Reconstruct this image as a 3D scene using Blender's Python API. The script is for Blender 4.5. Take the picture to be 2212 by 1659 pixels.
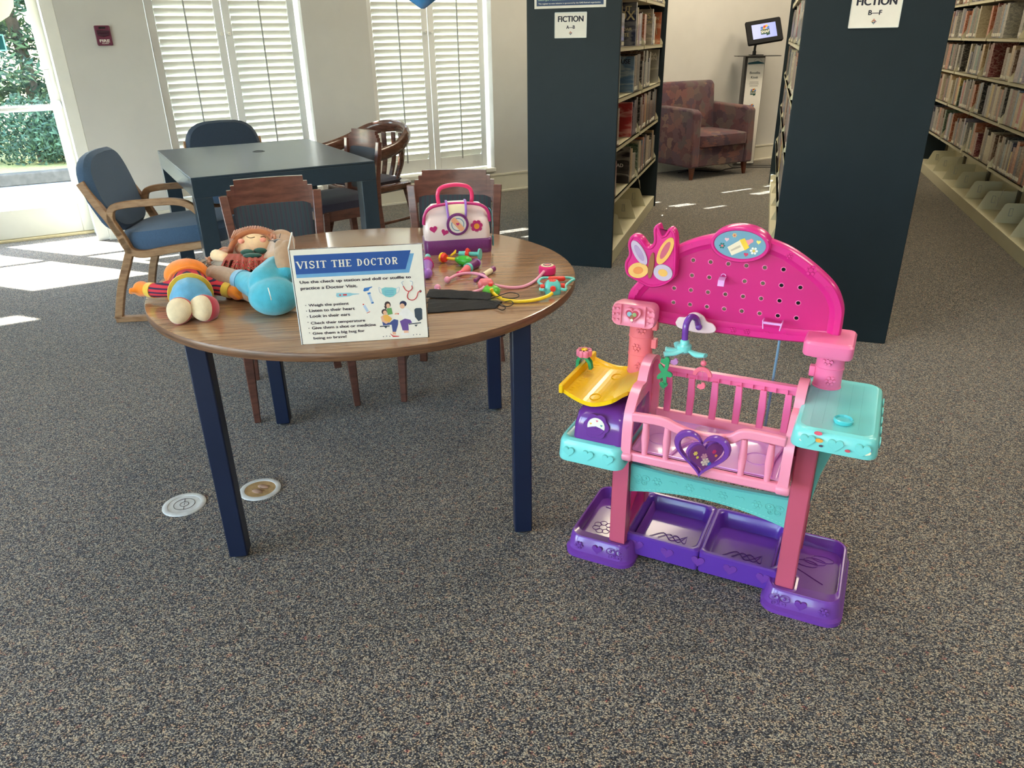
import bpy, bmesh, math, random
from mathutils import Vector, Matrix, Euler
random.seed(7)
PI = math.pi
S = bpy.context.scene
COL = S.collection
for _o in list(bpy.data.objects): bpy.data.objects.remove(_o)

# ---------------------------------------------------------------- camera
cam_d = bpy.data.cameras.new('camera'); cam = bpy.data.objects.new('camera', cam_d); COL.objects.link(cam)
F_PX, PITCH, ROLL, CAM_H = 1608.29, 0.4324, -0.0182, 1.4153
cam_d.sensor_fit = 'HORIZONTAL'; cam_d.sensor_width = 36.0; cam_d.lens = 36.0*F_PX/2212.0
cam_d.clip_start = 0.05; cam_d.clip_end = 300
_cp, _sp, _cr, _sr = math.cos(PITCH), math.sin(PITCH), math.cos(ROLL), math.sin(ROLL)
_fwd = Vector((0,_cp,-_sp)); _up0 = Vector((0,_sp,_cp)); _r0 = Vector((1,0,0))
_r = _r0*_cr + _up0*_sr; _u = -_r0*_sr + _up0*_cr
cam.matrix_world = Matrix(((_r.x,_u.x,-_fwd.x,0),(_r.y,_u.y,-_fwd.y,0),(_r.z,_u.z,-_fwd.z,CAM_H),(0,0,0,1)))
S.camera = cam
S.view_settings.view_transform = 'Standard'; S.view_settings.look = 'None'
S.view_settings.gamma = 1.0; S.view_settings.use_curve_mapping = False
S.view_settings.exposure = 1.12

# ---------------------------------------------------------------- sky, sun, ceiling light
W_A = math.radians(29.6)                                   # direction of the window wall
WD = Vector((math.cos(W_A), math.sin(W_A), 0)); WN = Vector((math.sin(W_A), -math.cos(W_A), 0))
WP = Vector((-3.266, 6.003, 0))
def wp(s, n, z=0): return WP + WD*s + WN*n + Vector((0,0,z))
world = bpy.data.worlds.new('sky'); S.world = world; world.use_nodes = True
_nt = world.node_tree; _bg = _nt.nodes['Background']
_sky = _nt.nodes.new('ShaderNodeTexSky'); _sky.sky_type = 'NISHITA'; _sky.sun_disc = False
_sky.sun_elevation = math.radians(46); _sky.sun_rotation = math.radians(-68)
_nt.links.new(_sky.outputs['Color'], _bg.inputs['Color']); _bg.inputs['Strength'].default_value = 1.35
sun_d = bpy.data.lights.new('sun', 'SUN'); sun_d.energy = 26.0; sun_d.angle = math.radians(0.55); sun_d.color = (1.0, .97, .93)
sun = bpy.data.objects.new('sun', sun_d); COL.objects.link(sun)
_sd = (WD*0.62 + WN*0.79).normalized(); _el = math.radians(45)
_dir = Vector((_sd.x*math.cos(_el), _sd.y*math.cos(_el), -math.sin(_el)))
sun.rotation_euler = _dir.to_track_quat('-Z', 'Y').to_euler(); sun.location = (-6, 12, 12)
CEIL_Z = 3.15
LAMPS = [(-0.6,-1.2,12),(2.4,-1.2,13),(2.6,2.2,11),(5.2,2.2,15),(3.4,5.0,16),(1.2,6.2,20),(6.2,5.6,22),(5.0,8.6,24),(2.6,8.0,20),(0.2,2.6,10),(-2.6,0.6,6)]

# ---------------------------------------------------------------- helpers
def lin(c):
    o = []
    for v in c:
        v = v/255.0; o.append(v/12.92 if v <= .04045 else ((v+.055)/1.055)**2.4)
    return tuple(o)
MATS = {}
def M(name, rgb, rough=.5, var=.06, scale=30, bump=0.0, metal=0.0, spec=.5, coat=0.0, alpha=1.0, trans=0.0, ior=1.45, sheen=0.0, bscale=None, sss=0.0):
    if name in MATS: return MATS[name]
    m = bpy.data.materials.new(name); m.use_nodes = True; nt = m.node_tree; b = nt.nodes['Principled BSDF']
    c = lin(rgb); tc = nt.nodes.new('ShaderNodeTexCoord')
    nz = nt.nodes.new('ShaderNodeTexNoise'); nz.inputs['Scale'].default_value = scale; nz.inputs['Detail'].default_value = 3
    nt.links.new(tc.outputs['Object'], nz.inputs['Vector'])
    r = nt.nodes.new('ShaderNodeValToRGB'); r.color_ramp.elements[0].position = .3; r.color_ramp.elements[1].position = .7
    r.color_ramp.elements[0].color = tuple(v*(1-var) for v in c)+(1,); r.color_ramp.elements[1].color = tuple(min(1,v*(1+var)) for v in c)+(1,)
    nt.links.new(nz.outputs['Fac'], r.inputs['Fac']); nt.links.new(r.outputs['Color'], b.inputs['Base Color'])
    b.inputs['Roughness'].default_value = rough; b.inputs['Metallic'].default_value = metal
    b.inputs['Specular IOR Level'].default_value = spec; b.inputs['Coat Weight'].default_value = coat
    b.inputs['Coat Roughness'].default_value = .08
    b.inputs['Transmission Weight'].default_value = trans; b.inputs['IOR'].default_value = ior; b.inputs['Alpha'].default_value = alpha
    b.inputs['Sheen Weight'].default_value = sheen
    if bump:
        n2 = nt.nodes.new('ShaderNodeTexNoise'); n2.inputs['Scale'].default_value = bscale or scale*4
        bp = nt.nodes.new('ShaderNodeBump'); bp.inputs['Strength'].default_value = bump; bp.inputs['Distance'].default_value = .003
        nt.links.new(tc.outputs['Object'], n2.inputs['Vector']); nt.links.new(n2.outputs['Fac'], bp.inputs['Height'])
        nt.links.new(bp.outputs['Normal'], b.inputs['Normal'])
    MATS[name] = m; return m
def ramp(nt, stops, interp='LINEAR'):
    r = nt.nodes.new('ShaderNodeValToRGB'); e = r.color_ramp.elements; r.color_ramp.interpolation = interp
    while len(e) < len(stops): e.new(.5)
    for k, (p, c) in enumerate(stops): e[k].position = p; e[k].color = lin(c)+(1,)
    return r
def newmat(name):
    m = bpy.data.materials.new(name); m.use_nodes = True; MATS[name] = m
    return m, m.node_tree, m.node_tree.nodes['Principled BSDF']

class MB:
    """collects shapes and links them as ONE mesh object"""
    def __init__(s): s.v = []; s.f = []; s.m = []; s.T = Matrix.Identity(4); s.mi = 0
    def add(s, vs, fs):
        o = len(s.v); s.v += [s.T @ Vector(v) for v in vs]; s.f += [tuple(i+o for i in f) for f in fs]; s.m += [s.mi]*len(fs)
        return s
    def box(s, x0, x1, y0, y1, z0, z1):
        return s.add([(x0,y0,z0),(x1,y0,z0),(x1,y1,z0),(x0,y1,z0),(x0,y0,z1),(x1,y0,z1),(x1,y1,z1),(x0,y1,z1)],
              [(3,2,1,0),(4,5,6,7),(0,1,5,4),(1,2,6,5),(2,3,7,6),(3,0,4,7)])
    def loops(s, L, cap0=True, cap1=True, close=True):
        n = len(L[0]); vs = [p for l in L for p in l]; fs = []
        for k in range(len(L)-1):
            for i in range(n if close else n-1):
                j = (i+1) % n; fs.append((k*n+i, k*n+j, (k+1)*n+j, (k+1)*n+i))
        if cap0: fs.append(tuple(range(n-1,-1,-1)))
        if cap1: fs.append(tuple((len(L)-1)*n+i for i in range(n)))
        return s.add(vs, fs)
    def tube(s, pts, r, n=10, caps=True, flat=None):
        P = [Vector(p) for p in pts]; R = r if isinstance(r,(list,tuple)) else [r]*len(P); L = []; ref = None
        for k, p in enumerate(P):
            t = ((P[min(k+1,len(P)-1)]-p).normalized() if k < len(P)-1 else Vector((0,0,0))) + ((p-P[max(k-1,0)]).normalized() if k else Vector((0,0,0)))
            t = t.normalized() if t.length > 1e-6 else Vector((0,0,1))
            if ref is None:
                ref = Vector((0,0,1)) if abs(t.z) < .9 else Vector((1,0,0))
            a = (ref - t*ref.dot(t)).normalized(); ref = a; b = t.cross(a)
            fa, fb = flat if flat else (1,1)
            L.append([p + a*(R[k]*fa*math.cos(2*PI*i/n)) + b*(R[k]*fb*math.sin(2*PI*i/n)) for i in range(n)])
        return s.loops(L, caps, caps)
    def bar(s, pts, w, h, side=(1,0,0)):
        """rectangular bar along a path; w along side, h across"""
        P = [Vector(p) for p in pts]; sd = Vector(side).normalized(); L = []
        H = h if isinstance(h,(list,tuple)) else [h]*len(P); Wd = w if isinstance(w,(list,tuple)) else [w]*len(P)
        for k, p in enumerate(P):
            t = (P[min(k+1,len(P)-1)] - P[max(k-1,0)]).normalized(); nn = t.cross(sd).normalized()
            sc = 1.0
            if 0 < k < len(P)-1:
                c = (P[k+1]-p).normalized().dot((p-P[k-1]).normalized()); sc = 1/max(.5, math.sqrt((1+c)/2))
            L.append([p+sd*(a*Wd[k]/2)+nn*(b*H[k]/2*sc) for a, b in ((-1,-1),(1,-1),(1,1),(-1,1))])
        return s.loops(L)
    def prism(s, poly, z0, z1, plane='xy'):
        """extrude a 2D outline; plane xy / xz (extruded along y) / yz (extruded along x)"""
        def q(p, z): return {'xy':(p[0],p[1],z),'xz':(p[0],z,p[1]),'yz':(z,p[0],p[1])}[plane]
        return s.loops([[q(p,z0) for p in poly],[q(p,z1) for p in poly]])
    def lathe(s, prof, n=24, c=(0,0,0), caps=True, sx=1, sy=1):
        L = [[(c[0]+r*sx*math.cos(2*PI*i/n), c[1]+r*sy*math.sin(2*PI*i/n), c[2]+z) for i in range(n)] for r, z in prof]
        return s.loops(L, caps, caps)
    def ball(s, c, r, n=16, k=10):
        r = r if isinstance(r,(list,tuple)) else (r,r,r); L = []
        for j in range(k+1):
            a = -PI/2+PI*j/k; q = max(math.cos(a), .02)
            L.append([(c[0]+r[0]*q*math.cos(2*PI*i/n), c[1]+r[1]*q*math.sin(2*PI*i/n), c[2]+r[2]*math.sin(a)) for i in range(n)])
        return s.loops(L)
    def capsule(s, a, b, ra, rb=None, n=12):
        a, b = Vector(a), Vector(b); rb = ra if rb is None else rb; d = (b-a).normalized(); P = []; R = []
        for k in range(5): t = PI/2*k/4; P.append(a - d*ra*math.cos(t)); R.append(max(ra*math.sin(t), ra*.05))
        for k in range(1,6): t = PI/2*k/5; P.append(b + d*rb*math.sin(t)); R.append(max(rb*math.cos(t), rb*.05))
        P.insert(5, b); R.insert(5, rb)
        return s.tube(P, R, n)
    def build(s, name, mats, parent=None, bev=0.0, sub=0, smooth=False, seg=2, vox=0.0, ang=35):
        me = bpy.data.meshes.new(name); me.from_pydata([tuple(v) for v in s.v], [], s.f)
        mats = mats if isinstance(mats,(list,tuple)) else [mats]
        for m in mats: me.materials.append(m)
        for p, i in zip(me.polygons, s.m): p.material_index = i
        bm = bmesh.new(); bm.from_mesh(me); bmesh.ops.recalc_face_normals(bm, faces=bm.faces); bm.to_mesh(me); bm.free()
        o = bpy.data.objects.new(name, me); COL.objects.link(o)
        if parent is not None: o.parent = parent
        if vox:
            r = o.modifiers.new('r','REMESH'); r.mode = 'VOXEL'; r.voxel_size = vox; r.use_smooth_shade = True
            sm = o.modifiers.new('s','SMOOTH'); sm.factor = .8; sm.iterations = 6
        if bev:
            b = o.modifiers.new('b','BEVEL'); b.width = bev; b.segments = seg; b.limit_method = 'ANGLE'; b.angle_limit = math.radians(ang); b.harden_normals = False
        if sub: q = o.modifiers.new('s','SUBSURF'); q.levels = sub; q.render_levels = sub
        if smooth or bev or sub:
            for p in me.polygons: p.use_smooth = True
            if not sub and not vox:
                try: me.set_sharp_from_angle(angle=math.radians(40))
                except Exception: pass
        return o
def thing(name, label, cat, loc=(0,0,0), rot=0, group=None):
    o = bpy.data.objects.new(name, None); COL.objects.link(o); o.location = loc
    o.rotation_euler = rot if isinstance(rot,(tuple,Euler)) else (0,0,rot)
    o.empty_display_size = .05; return tag(o, label, cat, group)
def tag(o, label, cat, group=None):
    o['label'] = label; o['category'] = cat
    if group: o['group'] = group
    return o
def struct(o): o['kind'] = 'structure'; return o
def place(o, loc, rot=0):
    o.location = loc; o.rotation_euler = rot if isinstance(rot,(tuple,Euler)) else (0,0,rot); return o
def rr(x0, x1, y0, y1, r, z, n=5):
    o = []
    for cx, cy, a0 in ((x1-r,y0+r,-PI/2),(x1-r,y1-r,0),(x0+r,y1-r,PI/2),(x0+r,y0+r,PI)):
        for k in range(n+1):
            a = a0+PI/2*k/n; o.append((cx+r*math.cos(a), cy+r*math.sin(a), z))
    return o
def heart(cx, cy, w, n=28, rot=0):
    o = []
    for k in range(n):
        t = 2*PI*k/n; x = 16*math.sin(t)**3/34*w; y = (13*math.cos(t)-5*math.cos(2*t)-2*math.cos(3*t)-math.cos(4*t)+2.5)/34*w
        o.append((cx+x*math.cos(rot)-y*math.sin(rot), cy+x*math.sin(rot)+y*math.cos(rot)))
    return o
def circ(cx, cy, r, n=20, ry=None):
    ry = r if ry is None else ry
    return [(cx+r*math.cos(2*PI*k/n), cy+ry*math.sin(2*PI*k/n)) for k in range(n)]
def flower(mb, cx, cy, r, z0, z1, plane='xz', n=6):
    mb.prism(circ(cx, cy, r*.38, 12), z0, z1, plane)
    for k in range(n):
        a = 2*PI*k/n; mb.prism(circ(cx+r*.68*math.cos(a), cy+r*.68*math.sin(a), r*.3, 10), z0, z1, plane)
def bez(pts, n=24):
    """smooth path through points (Catmull-Rom)"""
    P = [Vector(p) for p in pts]; P = [P[0]*2-P[1]]+P+[P[-1]*2-P[-2]]; o = []; m = max(2, n//(len(P)-3))
    for k in range(1, len(P)-2):
        for i in range(m):
            t = i/m; a, b, c, d = P[k-1:k+3]
            o.append(.5*((2*b)+(c-a)*t+(2*a-5*b+4*c-d)*t*t+(3*b-a-3*c+d)*t**3))
    o.append(P[-2]); return o
def text(body, width, mat, parent, mtx, name='lettering', align='LEFT', bold=0.0, height=None, depth=.0003, spacing=1.0):
    """lettering as a mesh, its left / centre baseline at the matrix origin, fitted to width (m)"""
    c = bpy.data.curves.new('t','FONT'); c.body = body; c.size = 1; c.align_x = 'LEFT';  c.space_character = spacing; c.extrude = 0
    t = bpy.data.objects.new('t', c); COL.objects.link(t); bpy.context.view_layer.update()
    me = bpy.data.meshes.new_from_object(t.evaluated_get(bpy.context.evaluated_depsgraph_get()))
    bpy.data.objects.remove(t)
    xs = [v.co.x for v in me.vertices]; ys = [v.co.y for v in me.vertices]
    if not xs: return None
    sx = width/(max(xs)-min(xs)); sy = (height/(max(ys)-min(ys))) if height else sx
    x0 = min(xs) + {'LEFT':0,'CENTER':.5}[align]*(max(xs)-min(xs))
    for v in me.vertices: v.co = ((v.co.x-x0)*sx, v.co.y*sy, depth)
    if bold:
        co = [v.co.copy() for v in me.vertices]; fc = [tuple(p.vertices) for p in me.polygons]; n = len(co); em = sx; vs = []; fs = []
        for k, (dx, dy) in enumerate(((-bold,0),(0,0),(bold,0),(0,bold*.5),(0,-bold*.5))):
            vs += [(q.x+dx*em*.9, q.y+dy*em*.9, q.z+k*.00001) for q in co]; fs += [tuple(i+k*n for i in f) for f in fc]
        me = bpy.data.meshes.new(name); me.from_pydata(vs, [], fs)
    me.transform(mtx); me.materials.clear(); me.materials.append(mat); me.name = name
    o = bpy.data.objects.new(name, me); COL.objects.link(o); o.parent = parent; return o
def copy_tree(o, parent=None):
    c = o.copy(); COL.objects.link(c); c.parent = parent
    for ch in [x for x in bpy.data.objects if x.parent == o]: copy_tree(ch, c)
    return c
# ---------------------------------------------------------------- materials of the room
def carpet():
    m, nt, b = newmat('carpet loop pile'); N = nt.nodes; L = nt.links
    tc = N.new('ShaderNodeTexCoord'); mp = N.new('ShaderNodeMapping'); mp.inputs['Scale'].default_value = (1.0, 1.35, 1.0); mp.inputs['Rotation'].default_value = (0,0,W_A)
    L.new(tc.outputs['Object'], mp.inputs['Vector'])
    v = N.new('ShaderNodeTexVoronoi'); v.inputs['Scale'].default_value = 285; L.new(mp.outputs['Vector'], v.inputs['Vector'])
    sp = N.new('ShaderNodeSeparateColor'); L.new(v.outputs['Color'], sp.inputs['Color'])
    r = ramp(nt, [(0,(40,44,56)),(.20,(56,62,74)),(.36,(104,109,117)),(.52,(148,150,150)),(.68,(200,191,174)),(.82,(250,234,200)),(1,(255,246,218))])
    L.new(sp.outputs['Red'], r.inputs['Fac'])
    n1 = N.new('ShaderNodeTexNoise'); n1.inputs['Scale'].default_value = 26; n1.inputs['Detail'].default_value = 4; L.new(tc.outputs['Object'], n1.inputs['Vector'])
    r1 = ramp(nt, [(.35,(0,0,0)),(.66,(255,255,255))]); L.new(n1.outputs['Fac'], r1.inputs['Fac'])
    tint = ramp(nt, [(0,(196,202,206)),(.45,(208,206,206)),(.72,(218,205,190)),(.9,(226,170,170)),(1,(230,120,130))])
    n3 = N.new('ShaderNodeTexNoise'); n3.inputs['Scale'].default_value = 55; n3.inputs['Detail'].default_value = 5; L.new(tc.outputs['Object'], n3.inputs['Vector'])
    r3 = ramp(nt, [(.3,(0,0,0)),(.74,(255,255,255))]); L.new(n3.outputs['Fac'], r3.inputs['Fac']); L.new(r3.outputs['Color'], tint.inputs['Fac'])
    mx = N.new('ShaderNodeMix'); mx.data_type = 'RGBA'; mx.blend_type = 'MULTIPLY'; mx.inputs['Factor'].default_value = 1
    L.new(r.outputs['Color'], mx.inputs['A']); L.new(tint.outputs['Color'], mx.inputs['B'])
    g = N.new('ShaderNodeMix'); g.data_type = 'RGBA'; g.blend_type = 'MULTIPLY'; g.inputs['Factor'].default_value = .10
    L.new(mx.outputs['Result'], g.inputs['A']); L.new(r1.outputs['Color'], g.inputs['B'])
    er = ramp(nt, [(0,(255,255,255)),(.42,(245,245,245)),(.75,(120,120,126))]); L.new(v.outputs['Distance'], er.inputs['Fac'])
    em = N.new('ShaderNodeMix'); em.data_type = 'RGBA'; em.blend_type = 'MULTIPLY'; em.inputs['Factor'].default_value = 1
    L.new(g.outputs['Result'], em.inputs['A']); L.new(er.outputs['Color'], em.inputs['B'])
    L.new(em.outputs['Result'], b.inputs['Base Color']); b.inputs['Roughness'].default_value = .95; b.inputs['Specular IOR Level'].default_value = .12
    b.inputs['Sheen Weight'].default_value = .25
    bp = N.new('ShaderNodeBump'); bp.inputs['Strength'].default_value = .55; bp.inputs['Distance'].default_value = .004; bp.invert = True
    L.new(v.outputs['Distance'], bp.inputs['Height']); L.new(bp.outputs['Normal'], b.inputs['Normal'])
    return m
def wood(name, stops, scale=(1,14,14), rough=.3, coat=.3, ns=5, rot=0):
    m, nt, b = newmat(name); N = nt.nodes; L = nt.links
    tc = N.new('ShaderNodeTexCoord'); mp = N.new('ShaderNodeMapping'); mp.inputs['Scale'].default_value = scale; mp.inputs['Rotation'].default_value = (0,0,rot)
    L.new(tc.outputs['Object'], mp.inputs['Vector'])
    n = N.new('ShaderNodeTexNoise'); n.inputs['Scale'].default_value = ns; n.inputs['Detail'].default_value = 6; n.inputs['Roughness'].default_value = .6; n.inputs['Distortion'].default_value = .25
    L.new(mp.outputs['Vector'], n.inputs['Vector']); r = ramp(nt, stops); L.new(n.outputs['Fac'], r.inputs['Fac'])
    L.new(r.outputs['Color'], b.inputs['Base Color']); b.inputs['Roughness'].default_value = rough; b.inputs['Coat Weight'].default_value = coat; b.inputs['Coat Roughness'].default_value = .12
    return m
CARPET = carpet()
WALLP = M('wall paint', (200,198,192), .75, .02, 6, .05, spec=.25)
CEILP = M('ceiling tile', (232,230,222), .9, .04, 12)
TRIMP = M('cream trim paint', (216,211,194), .45, .02, 8)
WHITEP = M('white satin paint', (232,231,222), .4, .02, 10)
SHUT = M('shutter paint', (226,227,224), .5, .02, 10)
TABLEW = wood('oak laminate', [(.28,(92,64,44)),(.40,(150,114,82)),(.50,(178,140,104)),(.57,(116,84,60)),(.66,(182,146,110)),(.78,(150,114,82))], (.5,30,1), .16, .7, 4)
EDGEW = wood('oak edge band', [(.3,(70,46,32)),(.5,(112,78,54)),(.7,(130,94,66))], (3,3,60), .4, .1, 3)
MAHOG = wood('mahogany stain', [(.3,(78,46,38)),(.5,(104,64,52)),(.72,(122,78,62))], (3,3,14), .32, .3, 4)
WALNUT = wood('walnut stain', [(.3,(70,42,32)),(.5,(98,62,48)),(.72,(124,84,66))], (3,3,12), .25, .5, 4)
OAK = wood('light oak', [(.3,(128,92,60)),(.5,(158,118,80)),(.72,(176,138,98))], (3,3,12), .4, .1, 4)
NAVY = M('navy enamel', (22,32,58), .38, .04, 20)
CHARC = M('charcoal laminate', (46,60,70), .30, .05, 30)
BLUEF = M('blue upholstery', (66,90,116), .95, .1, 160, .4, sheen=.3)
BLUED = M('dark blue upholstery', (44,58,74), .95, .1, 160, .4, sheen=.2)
LOUV, _n, _b = newmat('louver paint'); _b.inputs['Base Color'].default_value = lin((232,231,222))+(1,); _b.inputs['Roughness'].default_value = .5
_t = _n.nodes.new('ShaderNodeBsdfTranslucent'); _t.inputs['Color'].default_value = lin((236,236,226))+(1,); _x = _n.nodes.new('ShaderNodeMixShader'); _x.inputs[0].default_value = .10
_n.links.new(_b.outputs[0], _x.inputs[1]); _n.links.new(_t.outputs[0], _x.inputs[2]); _n.links.new(_x.outputs[0], _n.nodes['Material Output'].inputs['Surface'])
ENDP = M('dark shelf end panel', (26,38,44), .5, .05, 12, .03, spec=.3)
SHELFM = M('cream shelf steel', (214,208,178), .4, .02, 10)
STEEL = M('brushed steel', (180,180,178), .3, .05, 40, metal=.9)
BLACKP = M('black plastic', (22,22,24), .4, .05, 30)
PAPER = M('white paper', (232,228,218), .7, .02, 30)
INK = M('dark ink', (34,36,52), .7, .02, 30)
GLASS = M('clear acrylic', (250,250,250), .03, .0, 5, trans=1.0, ior=1.2)
def window_glass():
    m, nt, b = newmat('window glass'); N = nt.nodes; L = nt.links
    t = N.new('ShaderNodeBsdfTransparent'); t.inputs['Color'].default_value = (.93,.96,.95,1); g = N.new('ShaderNodeBsdfGlossy'); g.inputs['Roughness'].default_value = .02
    mx = N.new('ShaderNodeMixShader'); mx.inputs['Fac'].default_value = .04; L.new(t.outputs['BSDF'], mx.inputs[1]); L.new(g.outputs['BSDF'], mx.inputs[2])
    L.new(mx.outputs['Shader'], N['Material Output'].inputs['Surface']); return m
WGLASS = window_glass()

# ---------------------------------------------------------------- room shell
XL, XR, YB = -6.2, 9.5, -3.6
fl = MB(); fl.add([(-9,YB,0),(10,YB,0),(10,16,0),(-9,16,0)], [(0,1,2,3)])
# floor polygon cut along the window wall so that outdoors is not carpet
def _hull():
    a, b = wp(-5.5,-.42), wp(14.5,-.02)
    return [(wp(-5.5,7.5).x,wp(-5.5,7.5).y,0),(XR,YB,0)]
fl = MB(); A0 = wp(-5.2,-.40); A1 = wp(-.0,-.40); A2 = wp(0,-.1); A3 = wp(13.2,-.1)
P4 = wp(13.2, 13.0); P5 = wp(-5.2, 13.0)
fl.prism([(p.x,p.y) for p in (A0,A1,A2,A3,P4,P5)], -.06, 0)
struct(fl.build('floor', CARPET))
ce = MB(); ce.prism([(p.x,p.y) for p in (wp(-5.4,-.45),wp(13.4,-.45),wp(13.4,13.2),wp(-5.4,13.2))], CEIL_Z, CEIL_Z+.1)
struct(ce.build('ceiling', CEILP))
WM = Matrix.Translation(WP) @ Matrix.Rotation(W_A,4,'Z')           # wall space: x along, y outwards (away from camera)
def wall_piece(mb, s0, s1, z0, z1, n0=0, n1=-.28): mb.box(s0, s1, min(-n0,-n1), max(-n0,-n1), z0, z1)
WIN = [(.622,1.815,.245,2.75),(2.385,3.602,.245,2.75),(4.17,5.38,.245,2.75)]
DOOR = (-2.0,.026,0,2.35)
bw = MB(); bw.T = WM
wall_piece(bw, -5.2, -3.3, 0, CEIL_Z); wall_piece(bw, -3.3, -2.0, 0, .9); wall_piece(bw, -3.3,-2.0, 2.85, CEIL_Z)
wall_piece(bw, -2.0, .026, 2.35, CEIL_Z); wall_piece(bw, .026, WIN[0][0], 0, CEIL_Z)
prev = WIN[0][0]
for k, (a, b_, z0, z1) in enumerate(WIN):
    wall_piece(bw, a, b_, 0, z0); wall_piece(bw, a, b_, z1, CEIL_Z)
    wall_piece(bw, b_, WIN[k+1][0] if k < 2 else 13.2, 0, CEIL_Z)
struct(bw.build('wall_back', WALLP))
LM = Matrix.Translation(wp(-5.2,0)) @ Matrix.Rotation(W_A-PI/2,4,'Z')   # left wall space: x along, away from the window wall
w = MB(); w.T = LM; LWIN = [(2.6,4.3),(4.9,6.6),(7.2,8.9),(9.5,11.2)]; prev = -.28
for a, b_ in LWIN:
    w.box(prev, a, -.2, 0, 0, CEIL_Z); w.box(a, b_, -.2, 0, 0, .35); w.box(a, b_, -.2, 0, 2.7, CEIL_Z); prev = b_
w.box(prev, 13, -.2, 0, 0, CEIL_Z); struct(w.build('wall_left', WALLP))
for k, (a, b_) in enumerate(LWIN):
    f = MB(); f.T = LM; f.box(a,a+.06,-.15,-.08,.35,2.7); f.box(b_-.06,b_,-.15,-.08,.35,2.7); f.box(a+.06,b_-.06,-.15,-.08,.35,.41); f.box(a+.06,b_-.06,-.15,-.08,2.64,2.7); f.box((a+b_)/2-.03,(a+b_)/2+.03,-.15,-.08,.41,2.64)
    fo = struct(f.build('window_%d' % (k+5), WHITEP)); g = MB(); g.T = LM; g.box(a+.06,b_-.06,-.12,-.114,.41,2.64); g.build('pane', WGLASS, fo)
for nm, a, b_ in (('wall_right', wp(13.2,13), wp(13.2,-.28)), ('wall_front', wp(-5.2,13), wp(13.2,13))):
    w = MB(); d = (b_-a).normalized(); n = Vector((-d.y,d.x,0))*.1
    w.prism([((a).x,(a).y),(b_.x,b_.y),((b_+n).x,(b_+n).y),((a+n).x,(a+n).y)] if nm != 'wall_front' else [(a.x,a.y),(b_.x,b_.y),(b_.x-n.x,b_.y-n.y),(a.x-n.x,a.y-n.y)], 0, CEIL_Z)
    struct(w.build(nm, WALLP))
# baseboard with a thin cap line
bb = MB(); bb.T = WM
for a, b_ in ((.07,13.1),):
    bb.box(a, b_, -.018, 0, 0, .165); bb.box(a, b_, -.024, 0, .165, .185); bb.box(a, b_, -.03, 0, 0, .02)
struct(bb.build('baseboard_back', TRIMP, bev=.003))
bb = MB(); bb.T = WM; bb.box(.026, .07, -.024, .15, 0, .13); bb.box(.02,.076,-.03,.15,0,.018)
struct(bb.build('trim_1', WHITEP, bev=.003))
# windows: deep reveal, sill, pane, plantation shutters
def slats(mb, x0, x1, z0, z1, y, pitch, tilt, opens=()):
    n = int((z1-z0)/pitch); 
    for k in range(n):
        zc = z0 + pitch*(k+.5); t = math.radians(42) if k in opens else tilt; w = pitch*.62
        pr = []
        for i in range(8):
            a = 2*PI*i/8; px, pz = w*math.cos(a), .0062*math.sin(a)
            pr.append((px*math.cos(t)-pz*math.sin(t), px*math.sin(t)+pz*math.cos(t)))
        mb.loops([[(x0, y+p[0], zc+p[1]) for p in pr],[(x1, y+p[0], zc+p[1]) for p in pr]])
for k, (a, b_, z0, z1) in enumerate(WIN):
    w = MB(); w.T = WM
    w.box(a-.0, a+.03, .17, .26, z0, z1); w.box(b_-.03, b_, .17, .26, z0, z1); w.box(a, b_, .17,.26, z0, z0+.05); w.box(a, b_, .17,.26, z1-.05, z1)
    w.box((a+b_)/2-.02,(a+b_)/2+.02,.18,.25,z0,z1)
    win = struct(w.build('window_%d' % (k+1), WHITEP, bev=.003)); 
    g = MB(); g.T = WM; g.box(a+.03, b_-.03, .21, .216, z0+.05, z1-.05); g.build('pane', WGLASS, win)
    s = MB(); s.T = WM; s.box(a-.0, b_+.0, -.03, .17, z0-.035, z0+.004); s.build('window_sill', WHITEP, win, bev=.006)
    fr = MB(); fr.T = WM; mid = (a+b_)/2 - (.02 if k == 0 else 0)
    xa, xb = a+.012, b_-.028
    for (p0, p1) in ((xa, mid), (mid, xb)):
        pn = MB(); pn.T = WM; st = .062; zb, zt = z0+.012, z1-.02
        pn.box(p0+.003,p0+st,.10,.13,zb,zt); pn.box(p1-st,p1-.003,.10,.13,zb,zt); pn.box(p0+st,p1-st,.10,.13,zb,zb+.12); pn.box(p0+st,p1-st,.10,.13,zt-.1,zt)
        pp = pn.build('shutter_panel', SHUT, win, bev=.004)
        lv = MB(); lv.T = WM; slats(lv, p0+st+.002, p1-st-.002, zb+.12, zt-.1, .115, .0545, math.radians(-61), (26,27,31,32,33,37,38))
        lv.build('louvers', LOUV, pp, smooth=True)
        rd = MB(); rd.T = WM; rd.box((p0+p1)/2-.005,(p0+p1)/2+.005,.074,.083,zb+.10,zt-.12); rd.build('tilt_rod', M('tilt rod grey',(158,160,156),.5,.03,10), pp)
        kx = p1-.03 if p0 == xa else p0+.03
        kb = MB(); kb.T = WM @ Matrix.Translation((kx,.098,1.50)) @ Matrix.Rotation(PI/2,4,'X'); kb.lathe([(.007,0),(.007,.014),(.013,.018),(.014,.026),(.009,.031)], 14); kb.build('knob', WHITEP, pp, smooth=True)
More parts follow.
